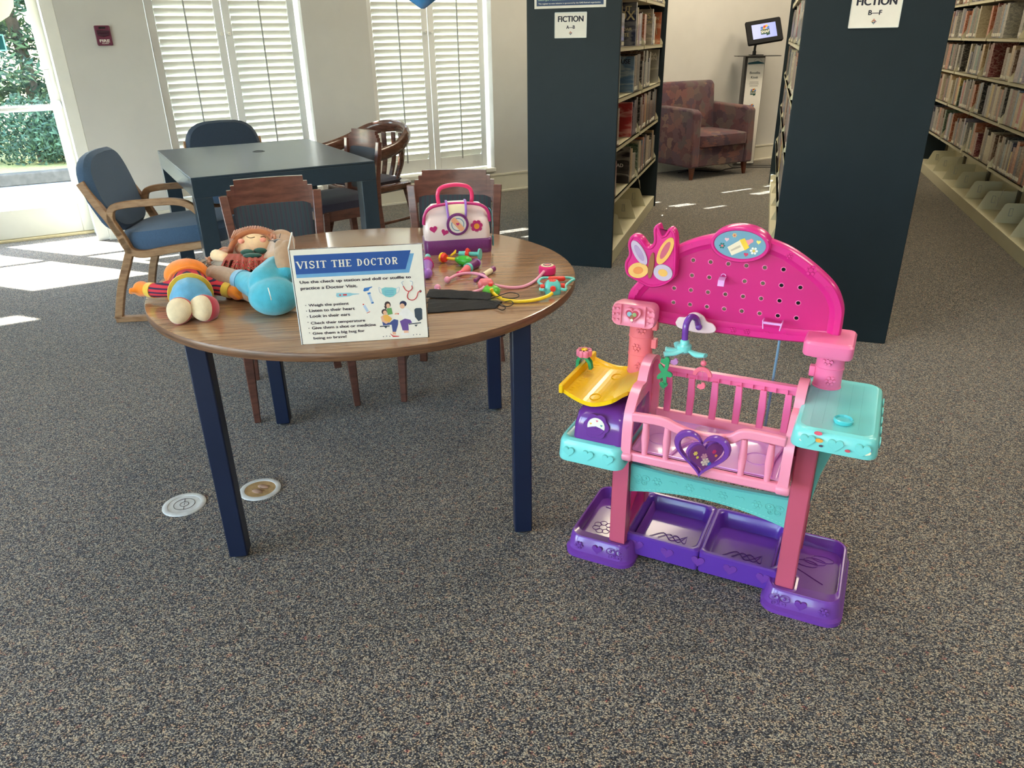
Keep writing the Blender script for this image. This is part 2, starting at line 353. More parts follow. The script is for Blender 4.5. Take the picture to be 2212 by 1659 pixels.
# high window over the left door's side, out of the frame
w = MB(); w.T = WM
w.box(-3.3,-3.25,.17,.26,.9,2.85); w.box(-2.05,-2.0,.17,.26,.9,2.85); w.box(-3.3,-2,.17,.26,.9,.95); w.box(-3.3,-2,.17,.26,2.8,2.85); w.box(-3.3,-2,.17,.26,2.42,2.5)
w4 = struct(w.build('window_4', WHITEP)); g = MB(); g.T = WM; g.box(-3.25,-2.05,.21,.216,2.5,2.8); g.build('pane', WGLASS, w4)
g = MB(); g.T = WM; g.box(-3.25,-2.05,.14,.15,.95,2.45); g.build('roller_blind', SHUT, w4)
# doors
dm = MB(); dm.T = WM
dm.box(-.062,.026,.0,.30,0,2.35); dm.box(-2.0,-1.95,.0,.42,0,2.35); dm.box(-1.95,-.062,.26,.42,2.28,2.35); dm.box(-.07,.026,.30,.44,0,2.35)
struct(dm.build('trim_2', WHITEP, bev=.004))
th = MB(); th.T = WM; th.box(-1.95,-.03,.33,.46,0,.018); struct(th.build('trim_3', M('threshold metal',(196,180,140),.4,.1,30), bev=.003))
def door_leaf(i, s0, s1):
    d = MB(); d.T = WM; y0, y1 = .37, .41; st = .10
    d.box(s0,s0+st,y0,y1,.02,2.27); d.box(s1-st,s1,y0,y1,.02,2.27); d.box(s0+st,s1-st,y0,y1,.02,.245); d.box(s0+st,s1-st,y0,y1,2.15,2.27)
    L = struct(d.build('door_%d' % i, M('door paint',(206,203,190),.5,.02,10), bev=.004))
    g = MB(); g.T = WM; g.box(s0+st,s1-st,.387,.393,.245,2.15); g.build('glass_pane', WGLASS, L)
    b = MB(); b.T = WM; b.tube([(s0+.05,.30,1.0),(s1-.07,.30,1.0)], .021, 14)
    b.tube(bez([(s1-.09,.30,1.0),(s1-.055,.31,1.0),(s1-.05,.33,1.01),(s1-.05,.37,1.03)],8), .022, 12)
    b.build('push_bar', M('bar aluminium',(214,214,212),.35,.03,20,metal=.3), L, smooth=True)
    h = MB(); h.T = WM; h.tube([(s1-.09,.365,1.27),(s1-.09,.34,1.27),(s1-.055,.34,1.27),(s1-.055,.34,1.06),(s1-.055,.365,1.06)], .004, 8); h.build('latch_guard', STEEL, L)
    return L
DL = door_leaf(1, -.985, -.045); door_leaf(2, -1.94, -.995)
sg = MB(); sg.T = WM @ Matrix.Translation((0,.380,0)); sg.prism([(-.80,1.585),(-.40,1.585),(-.34,1.60),(-.27,1.64),(-.225,1.70),(-.212,1.76),(-.212,1.95),(-.80,1.95)], 0, -.003, 'xz')
tag(sg.build('door_notice', M('cream notice paper',(244,240,196),.6,.03,20)), 'cream paper notice with a rounded corner on the glass door', 'notice')
sg = MB(); sg.T = WM @ Matrix.Translation((-.495,.380,1.405)); sg.box(-.16,.155,-.003,0,0,.115)  # reflection of an exit sign, painted as a flat teal panel on the glass
ds = tag(sg.build('door_sticker', M('dark teal sticker',(20,92,96),.5,.05,30)), 'small dark teal sticker with a light border on the glass door', 'sticker')
sb = MB(); sb.T = sg.T
for q in ((-.16,.155,0,.01),(-.16,.155,.105,.115),(.145,.155,0,.115)): sb.box(q[0],q[1],-.005,-.003,q[2],q[3])
sb.build('border', M('mint border',(150,226,214),.5,.03,30), ds)

# ceiling troffers (the room's lamps, above the frame)
LAMPM, _n, _b = newmat('lamp diffuser'); _b.inputs['Emission Color'].default_value = (1,.86,.64,1); _b.inputs['Emission Strength'].default_value = 1.5
for k, (x, y, e) in enumerate(LAMPS):
    t = thing('ceiling_light', 'recessed fluorescent ceiling panel, above the top of the frame', 'light', (x,y,CEIL_Z-.03), W_A, 'recessed ceiling panels')
    f = MB(); f.box(-.62,.62,-.32,.32,0,.03); f.build('frame', WHITEP, t)
    f = MB(); f.box(-.58,.58,-.28,.28,-.004,0); f.build('diffuser', LAMPM, t)
    a = bpy.data.lights.new('panel_light','AREA'); a.shape = 'RECTANGLE'; a.size = 1.16; a.size_y = .56; a.energy = e; a.color = (1,.86,.66) if (y > 4 or x > 4) else (1,.92,.80)
    ao = bpy.data.objects.new('panel_light', a); COL.objects.link(ao); ao.parent = t; ao.location = (0,0,-.012)

# ---------------------------------------------------------------- outdoors
GR = M('sunlit concrete', (196,200,204), .9, .06, 3, .1)
g = MB(); g.T = WM; g.box(-30,40,.45,60,-.16,-.12); struct(g.build('ground_outdoors', GR))
g = MB(); g.T = WM; g.box(-9,3,2.35,3.2,-.119,-.10); 
gs = g.build('lawn_strip', M('dry grass',(190,188,110),.95,.25,60,.6)); tag(gs,'strip of short yellow green grass outside the glass door','grass'); gs['kind']='stuff'
g = MB(); g.T = WM; g.box(-14,6,4.35,4.5,-.12,.03); tag(g.build('kerb', M('dark kerb',(96,90,80),.9,.2,14,.3), bev=.02), 'weathered concrete kerb across the drive outside', 'kerb')
g = MB(); g.T = WM; g.box(-30,40,4.5,60,-.118,.02); gs = g.build('verge', M('dry verge grass',(176,172,104),.95,.25,30,.5)); tag(gs,'grassy verge beyond the kerb below the trees','grass'); gs['kind']='stuff'
LEAF = [M('leaf green a',(70,98,70),.7,.3,8), M('leaf green b',(46,74,54),.7,.3,8), M('leaf green c',(100,122,78),.7,.3,8)]
BARK = M('bark', (88,78,68), .9, .3, 12, .6)
def leaves(name, blobs, n, size, parent, mats, seed):
    rg = random.Random(seed); mb = MB()
    for k in range(n):
        c, r = blobs[rg.randrange(len(blobs))]
        d = Vector((rg.gauss(0,1),rg.gauss(0,1),rg.gauss(0,1))).normalized()*(rg.random()**.45)
        p = Vector(c)+Vector((d.x*r[0],d.y*r[1],d.z*r[2])); a = Vector((rg.gauss(0,1),rg.gauss(0,1),rg.gauss(0,1))).normalized(); b = a.orthogonal().normalized()
        s = size*(.6+rg.random()*.8); mb.mi = rg.randrange(len(mats))
        mb.v += [p-a*s, p+b*s*.35, p+a*s, p-b*s*.35]; o = len(mb.v)-4; mb.f.append((o,o+1,o+2,o+3)); mb.m.append(mb.mi)
    return mb.build(name, mats, parent)
TREES = [(-3.3,7.4,'tall pine with drooping blue green needles at the left pane edge'),(-.4,7.9,'pine with bare lower trunk seen in the middle of the door pane'),(-4.8,10.2,'broad pine standing farthest back, left of the door pane'),(-1.9,10.6,'light green pine at the back between two nearer trunks'),(2.6,7.6,'bushy pine partly behind the door frame'),(1.2,10.8,'rear pine behind the one nearest the door frame')]
for k, (s_, y_, lb) in enumerate(TREES):
    b = wp(s_, -y_); t = thing('pine_tree', lb, 'tree', (b.x,b.y,.02), k*1.1, None)
    tr = MB(); tr.tube([(0,0,0),(.05,.02,1.2),(.0,.1,2.6),(.08,.0,4.4),(.1,0,6)], [.10,.09,.075,.06,.03], 9)
    for j in range(9):
        a = j*2.4+k; z = 1.0+j*.5; tr.tube([(0.03,0.03,z),(math.cos(a)*.7,math.sin(a)*.7,z+.15),(math.cos(a)*1.4,math.sin(a)*1.4,z-.05)],[.03,.02,.008],5)
    tr.build('trunk', BARK, t, smooth=True)
    bl = [((math.cos(j*2.4+k)*(.95 if j%2 else .5),math.sin(j*2.4+k)*(.95 if j%2 else .5),.8+j*.33),(.85,.85,.30)) for j in range(17)]
    leaves('foliage', bl, 21000, .066, t, LEAF, 40+k)
for k in range(6):
    b = wp(-6.6+k*2.05, -5.45); t = thing('hedge_shrub', ['dense ivy covered shrub at the left end of the verge','low glossy shrub second along the verge','rounded shrub below the pine trunks','leafy shrub in the middle of the door view','small leaved shrub beside the door stile view','shrub at the right end behind the wall'][k], 'shrub', (b.x,b.y,.02), 0)
    leaves('foliage', [((0,0,.38),(1.05,.55,.5)),((.5,.1,.3),(.6,.5,.4))], 9000, .035, t, LEAF[:2], 90+k)
    st = MB(); st.tube([(0,0,0),(0,0,.5)],.04,6); st.build('stem', BARK, t)
# ---------------------------------------------------------------- measuring helper: a point at height z seen in direction (px, py)
def at(px, py, z=0.0):
    d = _fwd + _r*((px-1106)/F_PX) - _u*((py-829.5)/F_PX); t = (z-CAM_H)/d.z
    return Vector((d.x*t, d.y*t, z))
TZ = 0.737
# ---------------------------------------------------------------- round table
RT = thing('round_table', 'round oak topped table with four square navy legs, toys and sign on it', 'table', (-.4554,2.3339,0), math.radians(6.567))
t = MB(); t.lathe([(.655,-.027),(.6625,-.025),(.6645,-.022),(.6645,-.004),(.6625,-.001),(.657,0)], 96, (0,0,TZ)); 
t.v[-96:]; to = t.build('tabletop', [EDGEW, TABLEW], RT, smooth=True)
for p in to.data.polygons:
    if p.normal.z > .9: p.material_index = 1
ap = MB()
for k in range(4):
    a = math.radians(-135+90*k); x, y = .6137*math.cos(a), .6137*math.sin(a)
    l = MB(); l.box(x-.027,x+.027,y-.027,y+.027,.014,TZ-.028); lo = l.build('leg', NAVY, RT, bev=.004)
    f = MB(); f.lathe([(.019,0),(.021,.003),(.021,.007),(.012,.009),(.012,.016)], 18, (x,y,0)); f.build('foot_glide', STEEL, lo, smooth=True)
    a2 = math.radians(-135+90*(k+1)); x2, y2 = .6137*math.cos(a2), .6137*math.sin(a2)
    i = MB(); i.T = Matrix.Translation((x*.9,y*.9,0)) @ Matrix.Rotation(math.radians(-135+90*k+180),4,'Z'); i.prism([(0,TZ-.03),(.10,TZ-.03),(.10,TZ-.045),(.03,TZ-.09),(0,TZ-.09)], -.01,.01,'xz'); i.build('corner_bracket', NAVY, lo)
# ---------------------------------------------------------------- dark rectangular table
DZ = .80
DT = thing('rectangular_table', 'dark charcoal parsons table with thick square legs by the windows', 'table', (-1.53,4.757,0), math.radians(29.8)) 
hw, hd = .50, .665
t = MB(); t.box(-hw,hw,-hd,hd,DZ-.012,DZ); t.build('tabletop', CHARC, DT, bev=.003)
t = MB(); t.box(-hw,hw,-hd,-hd+.09,DZ-.105,DZ-.012); t.box(-hw,hw,hd-.09,hd,DZ-.105,DZ-.012); t.box(-hw,-hw+.09,-hd+.09,hd-.09,DZ-.105,DZ-.012); t.box(hw-.09,hw,-hd+.09,hd-.09,DZ-.105,DZ-.012)
t.build('apron', CHARC, DT, bev=.002)
for sx in (-1,1):
    for sy in (-1,1):
        l = MB(); x, y = sx*(hw-.045), sy*(hd-.045); l.box(x-.045,x+.045,y-.045,y+.045,0,DZ-.105); l.build('leg', CHARC, DT, bev=.003)
g = MB(); g.lathe([(.038,0),(.038,.002),(.030,.003),(.0295,.0005)], 24, (.04,.18,DZ)); gl = g.build('cable_grommet', BLACKP, DT, smooth=True)

# ---------------------------------------------------------------- upholstery fabrics
def striped():
    m, nt, b = newmat('striped upholstery'); N = nt.nodes; L = nt.links
    tc = N.new('ShaderNodeTexCoord'); w = N.new('ShaderNodeTexWave'); w.bands_direction = 'X'; w.inputs['Scale'].default_value = 15.5; w.inputs['Distortion'].default_value = .3
    L.new(tc.outputs['Object'], w.inputs['Vector']); r = ramp(nt, [(.3,(34,56,62)),(.55,(66,52,56)),(.8,(46,46,56))]); L.new(w.outputs['Fac'], r.inputs['Fac'])
    L.new(r.outputs['Color'], b.inputs['Base Color']); b.inputs['Roughness'].default_value = .9; b.inputs['Sheen Weight'].default_value = .25; return m
STRIPE = striped()
SEATF = M('dark plum seat fabric', (58,52,66), .95, .1, 120, .3, sheen=.25)
# ---------------------------------------------------------------- stepped back mahogany chair
def stepped_chair(name, label, loc, rot):
    t = thing(name, label, 'chair', loc, rot, 'stepped back mahogany chairs')
    def backy(z): return -.215 + (-.018 if z > .5 else 0) - max(0, z-.5)*.10
    for s in (-1,1):
        l = MB(); l.bar([(s*.19,-.245,.0),(s*.178,-.222,.22),(s*.172,-.205,.45),(s*.178,-.215,.62),(s*.192,-.245,.842)], .036, [.030,.042,.048,.036,.028])
        l.build('rear_leg', MAHOG, t, bev=.004)
        l = MB(); l.bar([(s*.205,.215,.002),(s*.20,.205,.25),(s*.195,.195,.46)], [.026,.038,.044], [.026,.038,.044]); l.build('front_leg', MAHOG, t, bev=.004)
        r = MB(); r.box(s*.195-.012,s*.195+.012,-.20,.20,.40,.465); r.build('side_rail', MAHOG, t, bev=.003)
        st = MB(); st.bar([(s*.182,-.21,.19),(s*.198,.205,.19)], .018, .03); st.build('stretcher', MAHOG, t, bev=.003)
    r = MB(); r.box(-.19,.19,.185,.212,.40,.465); r.box(-.17,.17,-.22,-.195,.40,.465); r.build('seat_rail', MAHOG, t, bev=.003)
    # crest with stepped outline, gently curved in plan
    steps = [(-.175,.842),(-.175,.862),(-.158,.862),(-.158,.880),(-.142,.880),(-.142,.902),(.142,.902),(.142,.880),(.158,.880),(.158,.862),(.175,.862),(.175,.842)]
    top = [(x, z) for x, z in steps]; xs = sorted(set([round(-.176+.352*i/22,4) for i in range(23)]+[s*v for s in (-1,1) for v in (.1421,.1419,.1581,.1579,.1749)]))
    def zt(x):
        a = abs(x); return .902 if a <= .142 else .880 if a <= .158 else .862
    L = []
    for x in xs:
        c = -.030*(1-(x/.19)**2); y = -.246+c
        L.append([(x,y-.011,.765),(x,y+.011,.765),(x,y+.009-.004,zt(x)),(x,y-.013-.004,zt(x))])
    c = MB(); c.loops(L); c.build('crest_rail', MAHOG, t)
    def panel(z0, z1, w, y0, th, crv, n=12):
        L = []
        for k in range(n+1):
            x = -w+2*w*k/n; cc = crv*(1-(x/.19)**2); e = 1-abs(2*k/n-1)**8; tt = th*(.35+.65*e)
            L.append([(x,y0(z0)+cc-.004,z0),(x,y0(z0)+cc+tt*.3,z0),(x,y0((z0+z1)/2)+cc+tt,(z0+z1)/2-.08),(x,y0((z0+z1)/2)+cc+tt,(z0+z1)/2+.08),(x,y0(z1)+cc+tt*.3,z1),(x,y0(z1)+cc-.004,z1)])
        return L
    yb = lambda z: -.215-(z-.55)*.115
    p = MB(); p.loops(panel(.53,.795,.160,yb,.022,-.028)); p.build('back_cushion', STRIPE, t, smooth=True)
    r = MB(); 
    r.loops([[(x,-.232-.028*(1-(x/.19)**2),.47),(x,-.205-.028*(1-(x/.19)**2),.47),(x,-.210-.028*(1-(x/.19)**2),.54),(x,-.234-.028*(1-(x/.19)**2),.54)] for x in [-.17+.34*i/10 for i in range(11)]]); r.build('lower_rail', MAHOG, t)
    s = MB(); s.loops([rr(-.205,.205,-.185,.225,.04,.46),rr(-.215,.215,-.19,.235,.05,.48),rr(-.212,.212,-.185,.232,.05,.51),rr(-.18,.18,-.16,.20,.06,.528),rr(-.09,.09,-.08,.10,.06,.532)]); s.build('seat', SEATF, t, smooth=True)
    return t
stepped_chair('dining_chair','mahogany chair with stepped crest, left one tucked behind the plush dolls',(-.932,3.005,0),math.radians(-162+2))
stepped_chair('dining_chair','mahogany chair with stepped crest, behind the white toy doctor bag',(-.252,3.108,0),math.radians(-188+5))
stepped_chair('dining_chair','mahogany stepped chair seen side-on at the right side of the charcoal table',(-1.13,4.93,0),math.radians(132))
# ---------------------------------------------------------------- blue upholstered oak armchairs
def blue_chair(label, loc, rot, fab=None):
    t = thing('arm_chair', label, 'chair', loc, rot, 'blue upholstered oak armchairs')
    for s in (-1,1):
        x = s*.262
        f = MB(); f.bar(bez([(x,-.30,.02),(x,-.245,.20),(x,-.175,.36),(x,-.16,.42),(x,-.215,.56),(x,-.27,.66),(x,-.325,.775)],24), .034, .042); f.bar([(x,-.315,.018),(x,.30,.018)], .034, .034)
        f.bar(bez([(x,.285,.018),(x,.288,.2),(x,.29,.45),(x,.27,.56),(x,.21,.635),(x,.13,.662),(x,-.02,.660),(x,-.14,.652),(x,-.20,.63),(x,-.215,.56),(x,-.18,.49)],44), .034, .036)
        f.bar(bez([(x,-.185,.48),(x,-.15,.405),(x,-.08,.385),(x,.06,.405),(x,.29,.43)],16), .034, .04)
        f.build('side_frame', OAK, t, bev=.004)
    c = MB(); c.box(-.25,.25,-.12,-.09,.36,.395); c.box(-.25,.25,.22,.25,.38,.42); c.build('cross_rail', OAK, t, bev=.003)
    s = MB(); T = Matrix.Translation((0,.02,.43)) @ Matrix.Rotation(math.radians(5),4,'X'); s.T = T
    s.loops([rr(-.235,.235,-.23,.34,.10,-.03),rr(-.252,.252,-.25,.37,.13,0),rr(-.255,.255,-.25,.385,.14,.045),rr(-.235,.235,-.23,.37,.14,.080),rr(-.17,.17,-.17,.27,.12,.096),rr(-.08,.08,-.08,.12,.07,.100)], True, True); s.build('seat', BLUEF, t, smooth=True)
    b = MB(); b.T = Matrix.Translation((0,-.225,.52)) @ Matrix.Rotation(math.radians(-75.5),4,'X') @ Matrix.Scale(-1,4,(0,1,0))
    def sh(sc, z): # outline in x / up, rounded dome top
        o = []
        for k in range(32):
            a = 2*PI*k/32; cx = math.cos(a); sy = math.sin(a); ex = .55
            x = .272*sc*abs(cx)**ex*(1 if cx >= 0 else -1); y = (.205 if sy < 0 else .235)*sc*abs(sy)**(ex if sy<0 else .75)*(1 if sy>=0 else -1)
            o.append((x*(1-.08*(y<0)), -(y+.20), z + .035*(x/.272)**2))
        return o
    b.T = Matrix.Translation((0,-.215,.49)) @ Matrix.Rotation(math.radians(105),4,'X') @ Matrix.Scale(-1,4,(0,1,0))
    b.loops([sh(.90,-.050),sh(.99,-.030),sh(1.0,-.005),sh(.97,.015),sh(.85,.03),sh(.5,.036)]); b.build('backrest', fab or BLUEF, t, smooth=True)
    return t
blue_chair('blue fabric armchair with bent oak sled frame, at the left end beside the door',(-1.943,4.293,0),math.radians(-85))
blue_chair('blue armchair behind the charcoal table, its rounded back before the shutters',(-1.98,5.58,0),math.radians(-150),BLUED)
# ---------------------------------------------------------------- slatted bow-back chair
def bow_chair(label, loc, rot):
    t = thing('bow_back_chair', label, 'chair', loc, rot)
    b = MB(); pts = bez([(-.30,.24,.70),(-.305,.12,.705),(-.29,-.06,.74),(-.20,-.225,.815),(0,-.29,.845),(.20,-.225,.815),(.29,-.06,.74),(.305,.12,.705),(.30,.24,.70)],48)
    b.tube(pts, [.027+.005*math.sin(k/len(pts)*PI) for k in range(len(pts))], 12, True, (1.5,.85)); b.build('bow_rail', WALNUT, t, smooth=True)
    for k in range(7):
        a = math.radians(-150+20*k); top = (.27*math.cos(a), -.02+.25*math.sin(a), .80 if abs(k-3)<3 else .75); bot = (.20*math.cos(a), -.01+.20*math.sin(a), .47)
        s = MB(); mid = ((top[0]+bot[0])/2*1.06,(top[1]+bot[1])/2-.02,.62); s.bar(bez([bot,mid,top],10), .036, .016, (math.sin(a),-math.cos(a),0)); s.build('back_slat', WALNUT, t, bev=.003)
    for s_ in (-1,1):
        s = MB(); s.bar([(s_*.23,.18,.47),(s_*.285,.20,.69)], .03,.03); s.build('arm_post', WALNUT, t, bev=.005)
        for yy in (-1,1):
            l = MB(); l.bar(bez([(s_*.20,yy*.18,.42),(s_*.225,yy*.215,.22),(s_*.255,yy*.27,0.0)],10), [.045-.0015*k for k in range(11)][:len(bez([(0,0,0),(0,0,1),(0,0,2)],10))], .036); l.build('leg', WALNUT, t, bev=.005)
        r = MB(); r.tube([(s_*.23,-.2,.2),(s_*.23,.2,.2)], .012, 10); r.build('stretcher', WALNUT, t, smooth=True)
    s = MB(); s.loops([rr(-.235,.235,-.225,.24,.08,.418),rr(-.25,.25,-.24,.25,.09,.43),rr(-.25,.25,-.24,.25,.09,.462),rr(-.235,.235,-.225,.235,.08,.472)]); s.build('seat', WALNUT, t, smooth=True)
    c = MB(); c.loops([rr(-.19,.19,-.17,.20,.07,.472),rr(-.20,.20,-.18,.21,.07,.49),rr(-.17,.17,-.15,.18,.07,.505)]); c.build('seat_pad', SEATF, t, smooth=True)
    return t
bow_chair('walnut bow backed armchair with vertical slats, at the table corner nearest the wall outlet',(-1.04,5.72,0),math.radians(140))
# ---------------------------------------------------------------- lounge armchair by the cream wall
def tapestry():
    m, nt, b = newmat('leaf tapestry'); N = nt.nodes; L = nt.links
    tc = N.new('ShaderNodeTexCoord'); v = N.new('ShaderNodeTexVoronoi'); v.inputs['Scale'].default_value = 13; n = N.new('ShaderNodeTexNoise'); n.inputs['Scale'].default_value = 9; n.inputs['Detail'].default_value = 5
    mp = N.new('ShaderNodeMix'); mp.data_type = 'VECTOR'; mp.inputs['Factor'].default_value = .12
    L.new(tc.outputs['Object'], mp.inputs['A']); L.new(n.outputs['Color'], mp.inputs['B']); L.new(mp.outputs['Result'], v.inputs['Vector'])
    sp = N.new('ShaderNodeSeparateColor'); L.new(v.outputs['Color'], sp.inputs['Color'])
    r = ramp(nt, [(0,(78,52,62)),(.2,(98,64,66)),(.4,(84,66,76)),(.58,(118,78,72)),(.75,(96,84,80)),(.9,(70,50,64)),(1,(124,98,84))]); L.new(sp.outputs['Red'], r.inputs['Fac'])
    L.new(r.outputs['Color'], b.inputs['Base Color']); b.inputs['Roughness'].default_value = .95; b.inputs['Sheen Weight'].default_value = .2; return m
TAP = tapestry(); LEGW = wood('chair leg wood', [(.3,(84,42,28)),(.7,(116,62,40))], (3,3,10), .35, .2)
a_, b_ = at(1493,390), at(1613,375); mid = (a_+b_)/2
TAP.node_tree.nodes['Principled BSDF'].inputs['Specular IOR Level'].default_value = .15
AC = thing('lounge_armchair', 'plum leaf patterned lounge armchair with square arms by the cream wall', 'armchair', (mid.x,mid.y,0)+Vector((0,0,0)) if False else (mid.x,mid.y,0), W_A)
hw = .455
for s in (-1,1):
    m = MB(); m.prism([(-.02,.13),(.0,.69),(.06,.72),(.68,.74),(.72,.70),(.72,.13)], s*hw-(.12 if s>0 else 0), s*hw+(.12 if s<0 else 0), 'yz'); m.build('arm', TAP, AC, bev=.02, seg=3)
m = MB(); m.box(-hw+.12,hw-.12,.0,.66,.13,.34); m.build('base_frame', TAP, AC, bev=.015)
m = MB(); m.loops([rr(-hw+.125,hw-.125,-.04,.56,.05,.342),rr(-hw+.122,hw-.122,-.05,.57,.06,.40),rr(-hw+.125,hw-.125,-.045,.56,.06,.455),rr(-hw+.2,hw-.2,.04,.5,.06,.475)]); m.build('seat_cushion', TAP, AC, smooth=True)
m = MB(); m.prism([(.50,.34),(.56,.93),(.60,.97),(.68,.97),(.735,.93),(.70,.13),(.60,.13)], -hw+.02, hw-.10, 'yz'); m.build('backrest', TAP, AC, bev=.025, seg=3)
for s in (-1,1):
    for y in (.03,.66):
        l = MB(); l.bar([(s*(hw-.06),y,.0),(s*(hw-.07),y+.01,.15)], [.028,.055], [.028,.055]); l.build('leg', LEGW, AC, bev=.004)
# ---------------------------------------------------------------- kiosk stand with tablet
kb = at(1625,358); K = thing('tablet_kiosk', 'slim kiosk stand with a tilted tablet and a benefits panel beside the armchair', 'kiosk', (kb.x,kb.y,0), W_A)
K.rotation_euler = (0,0,math.radians(-4)); K['label'] = 'slim benefits kiosk stand with tilted black tablet, behind the patterned armchair'
KGR = M('kiosk grey metal', (86,84,82), .35, .05, 30, metal=.5)
m = MB(); m.box(-.215,.01,.0,.11,.02,1.205); m.build('column', KGR, K, bev=.004)
m = MB(); m.box(-.185,.005,-.004,.0,.03,1.19); kp = m.build('front_panel', PAPER, K)
m = MB(); m.loops([rr(-.27,.20,-.16,.12,.03,0),rr(-.27,.20,-.16,.12,.03,.008)]); m.build('base_plate', KGR, K)
m = MB(); m.loops([rr(-.330,.150,-.15,.085,.02,1.206),rr(-.330,.150,-.15,.085,.02,1.214)]); m.build('top_plate', KGR, K)
m = MB(); m.box(-.16,-.02,-.02,.10,1.214,1.222); m.tube([(-.115,.03,1.22),(-.115,.03,1.26)],.02,12); m.tube(bez([(-.115,.03,1.24),(-.11,.03,1.32),(-.08,.0,1.39),(-.06,.0,1.43)],12),.014,12); m.build('arm', BLACKP, K, smooth=True)
TM = Matrix.Translation((-.045,-.02,1.462)) @ Matrix.Rotation(math.radians(-8),4,'Y') @ Matrix.Rotation(math.radians(60),4,'X') @ Matrix.Scale(.84,4)
m = MB(); m.T = TM; m.loops([rr(-.225,.225,-.16,.16,.02,-.03),rr(-.23,.23,-.165,.165,.025,-.01),rr(-.23,.23,-.165,.165,.025,.0),rr(-.222,.222,-.157,.157,.02,.012)]); tb = m.build('tablet', M('matte black casing',(26,26,28),.7,.05,30,spec=.2), K)
SCR, _n, _b = newmat('lit screen'); _b.inputs['Base Color'].default_value = lin((96,112,190))+(1,); _b.inputs['Emission Color'].default_value = lin((142,158,236))+(1,); _b.inputs['Emission Strength'].default_value = .2; _b.inputs['Roughness'].default_value = .3
m = MB(); m.T = TM; m.box(-.155,.155,-.10,.10,.012,.0135); m.build('screen', SCR, tb)
DKG = M('dark green print', (24,70,58), .6, .03, 30); CBLUE = M('print blue',(60,110,190),.6,.03,30); CRED = M('print red',(196,62,60),.6,.03,30); CYEL = M('print amber',(232,176,70),.6,.03,30)
def snap(T, w, parent):
    m = MB(); m.T = T; m.prism([(-.5*w,-.35*w),(.1*w,-.35*w),(.1*w,-.55*w),(.5*w,-.45*w),(.5*w,.25*w),(-.5*w,.25*w)],.0002,.0006); b = m.build('emblem', DKG, parent)
    for k,(cx,cy,mt) in enumerate(((-.3,.45,CBLUE),(0,.55,CRED),(.22,.62,CYEL),(.38,.42,CBLUE),(-.08,.38,CYEL))):
        q = MB(); q.T = T; q.prism(circ(cx*w,cy*w,w*.16,10),.0006,.001); q.build('emblem', mt, parent)
    text('SNAP', w*.92, PAPER, parent, T @ Matrix.Translation((-.46*w,-.2*w,.001)), bold=.02, height=.34*w)
snap(TM @ Matrix.Translation((.01,-.01,.0135)), .115, tb)
KF = Matrix.Translation((-.09,-.0045,0)) @ Matrix.Rotation(PI/2,4,'X')
DK = M('print charcoal', (44,62,66), .6, .03, 30)
text('Benefits', .115, DK, kp, KF @ Matrix.Translation((0,1.02,.0)), align='CENTER', bold=.02)
text('Kiosk', .08, DK, kp, KF @ Matrix.Translation((0,.972,.0)), align='CENTER', bold=.02)
for k, w in enumerate((.10,.108,.095)):
    m = MB(); m.T = KF; m.box(-w/2,w/2,.93-.02*k,.936-.02*k,0,.0008); m.build('small_print', M('print grey',(150,148,144),.7,.03,30), kp)
snap(KF @ Matrix.Translation((0,.82,.0005)), .06, kp); snap(KF @ Matrix.Translation((.0,.66,.0005)), .05, kp)
m = MB(); m.T = KF; m.prism([(-.09,1.14),(.02,1.155),(.09,1.135),(.09,1.128),(-.09,1.122)],0,.001); m.build('emblem', M('print teal',(40,92,104),.6,.03,20), kp)
m = MB(); m.T = KF; m.tube(bez([(-.03,1.15,0),(-.01,1.175,0),(.02,1.185,0),(.05,1.17,0),(.07,1.14,0)],14),.0015,6); m.build('emblem', M('print grey',(150,148,144),.7,.03,30), kp)
cb = MB(); cb.tube(bez([(1.95,8.75,.006),(2.15,8.9,.006),(2.4,8.78,.006),(2.55,8.95,.006),(2.85,9.1,.006),(3.0,9.15,.006),(3.4,9.1,.006)],36),.006,8)
tag(cb.build('power_cable', BLACKP, smooth=True), 'black power cable on the carpet between armchair and kiosk', 'cable')
# ---------------------------------------------------------------- wall fittings
MAR = M('maroon plastic', (104,42,66), .45, .05, 20)
fa = thing('fire_alarm', 'dark maroon fire alarm pull station on the wall beside the door', 'fire alarm', wp(.306,.0,0), W_A)
m = MB(); m.loops([[(x,-.0,z) for x,z,_ in rr(-.052,.052,1.43,1.565,.008,0)],[(x,-.022,z) for x,z,_ in rr(-.052,.052,1.43,1.565,.008,0)],[(x,-.026,z) for x,z,_ in rr(-.047,.047,1.435,1.56,.008,0)]]); fb = m.build('housing', MAR, fa)
m = MB(); m.box(-.042,.042,-.034,-.026,1.515,1.532); m.prism([(-.04,1.512),(.04,1.512),(.04,1.50),(0,1.488),(-.04,1.50)],-.034,-.026,'xz'); m.build('pull_handle', M('dark maroon',(62,26,44),.4,.05,20), fa, bev=.002)
m = MB(); m.box(-.022,.022,-.028,-.026,1.543,1.556); m.build('label_plate', BLACKP, fa)
FM = Matrix.Translation((0,-.0265,0)) @ Matrix.Rotation(PI/2,4,'X')
text('FIRE', .066, PAPER, fa, FM @ Matrix.Translation((0,1.453,0)), align='CENTER', bold=.03, height=.018)
text('ALARM', .044, PAPER, fa, FM @ Matrix.Translation((0,1.441,0)), align='CENTER', bold=.01, height=.008)
ou = thing('wall_outlet', 'grey wall outlet plate low on the wall between the two windows', 'outlet', wp(2.13,0,.42), W_A)
m = MB(); m.box(-.045,.045,-.008,0,-.07,.07); m.build('cover_plate', STEEL, ou, bev=.004)
for z in (-.03,.03):
    m = MB(); m.box(-.018,.018,-.011,-.008,z-.018,z+.018); m.build('socket', PAPER, ou, bev=.003)
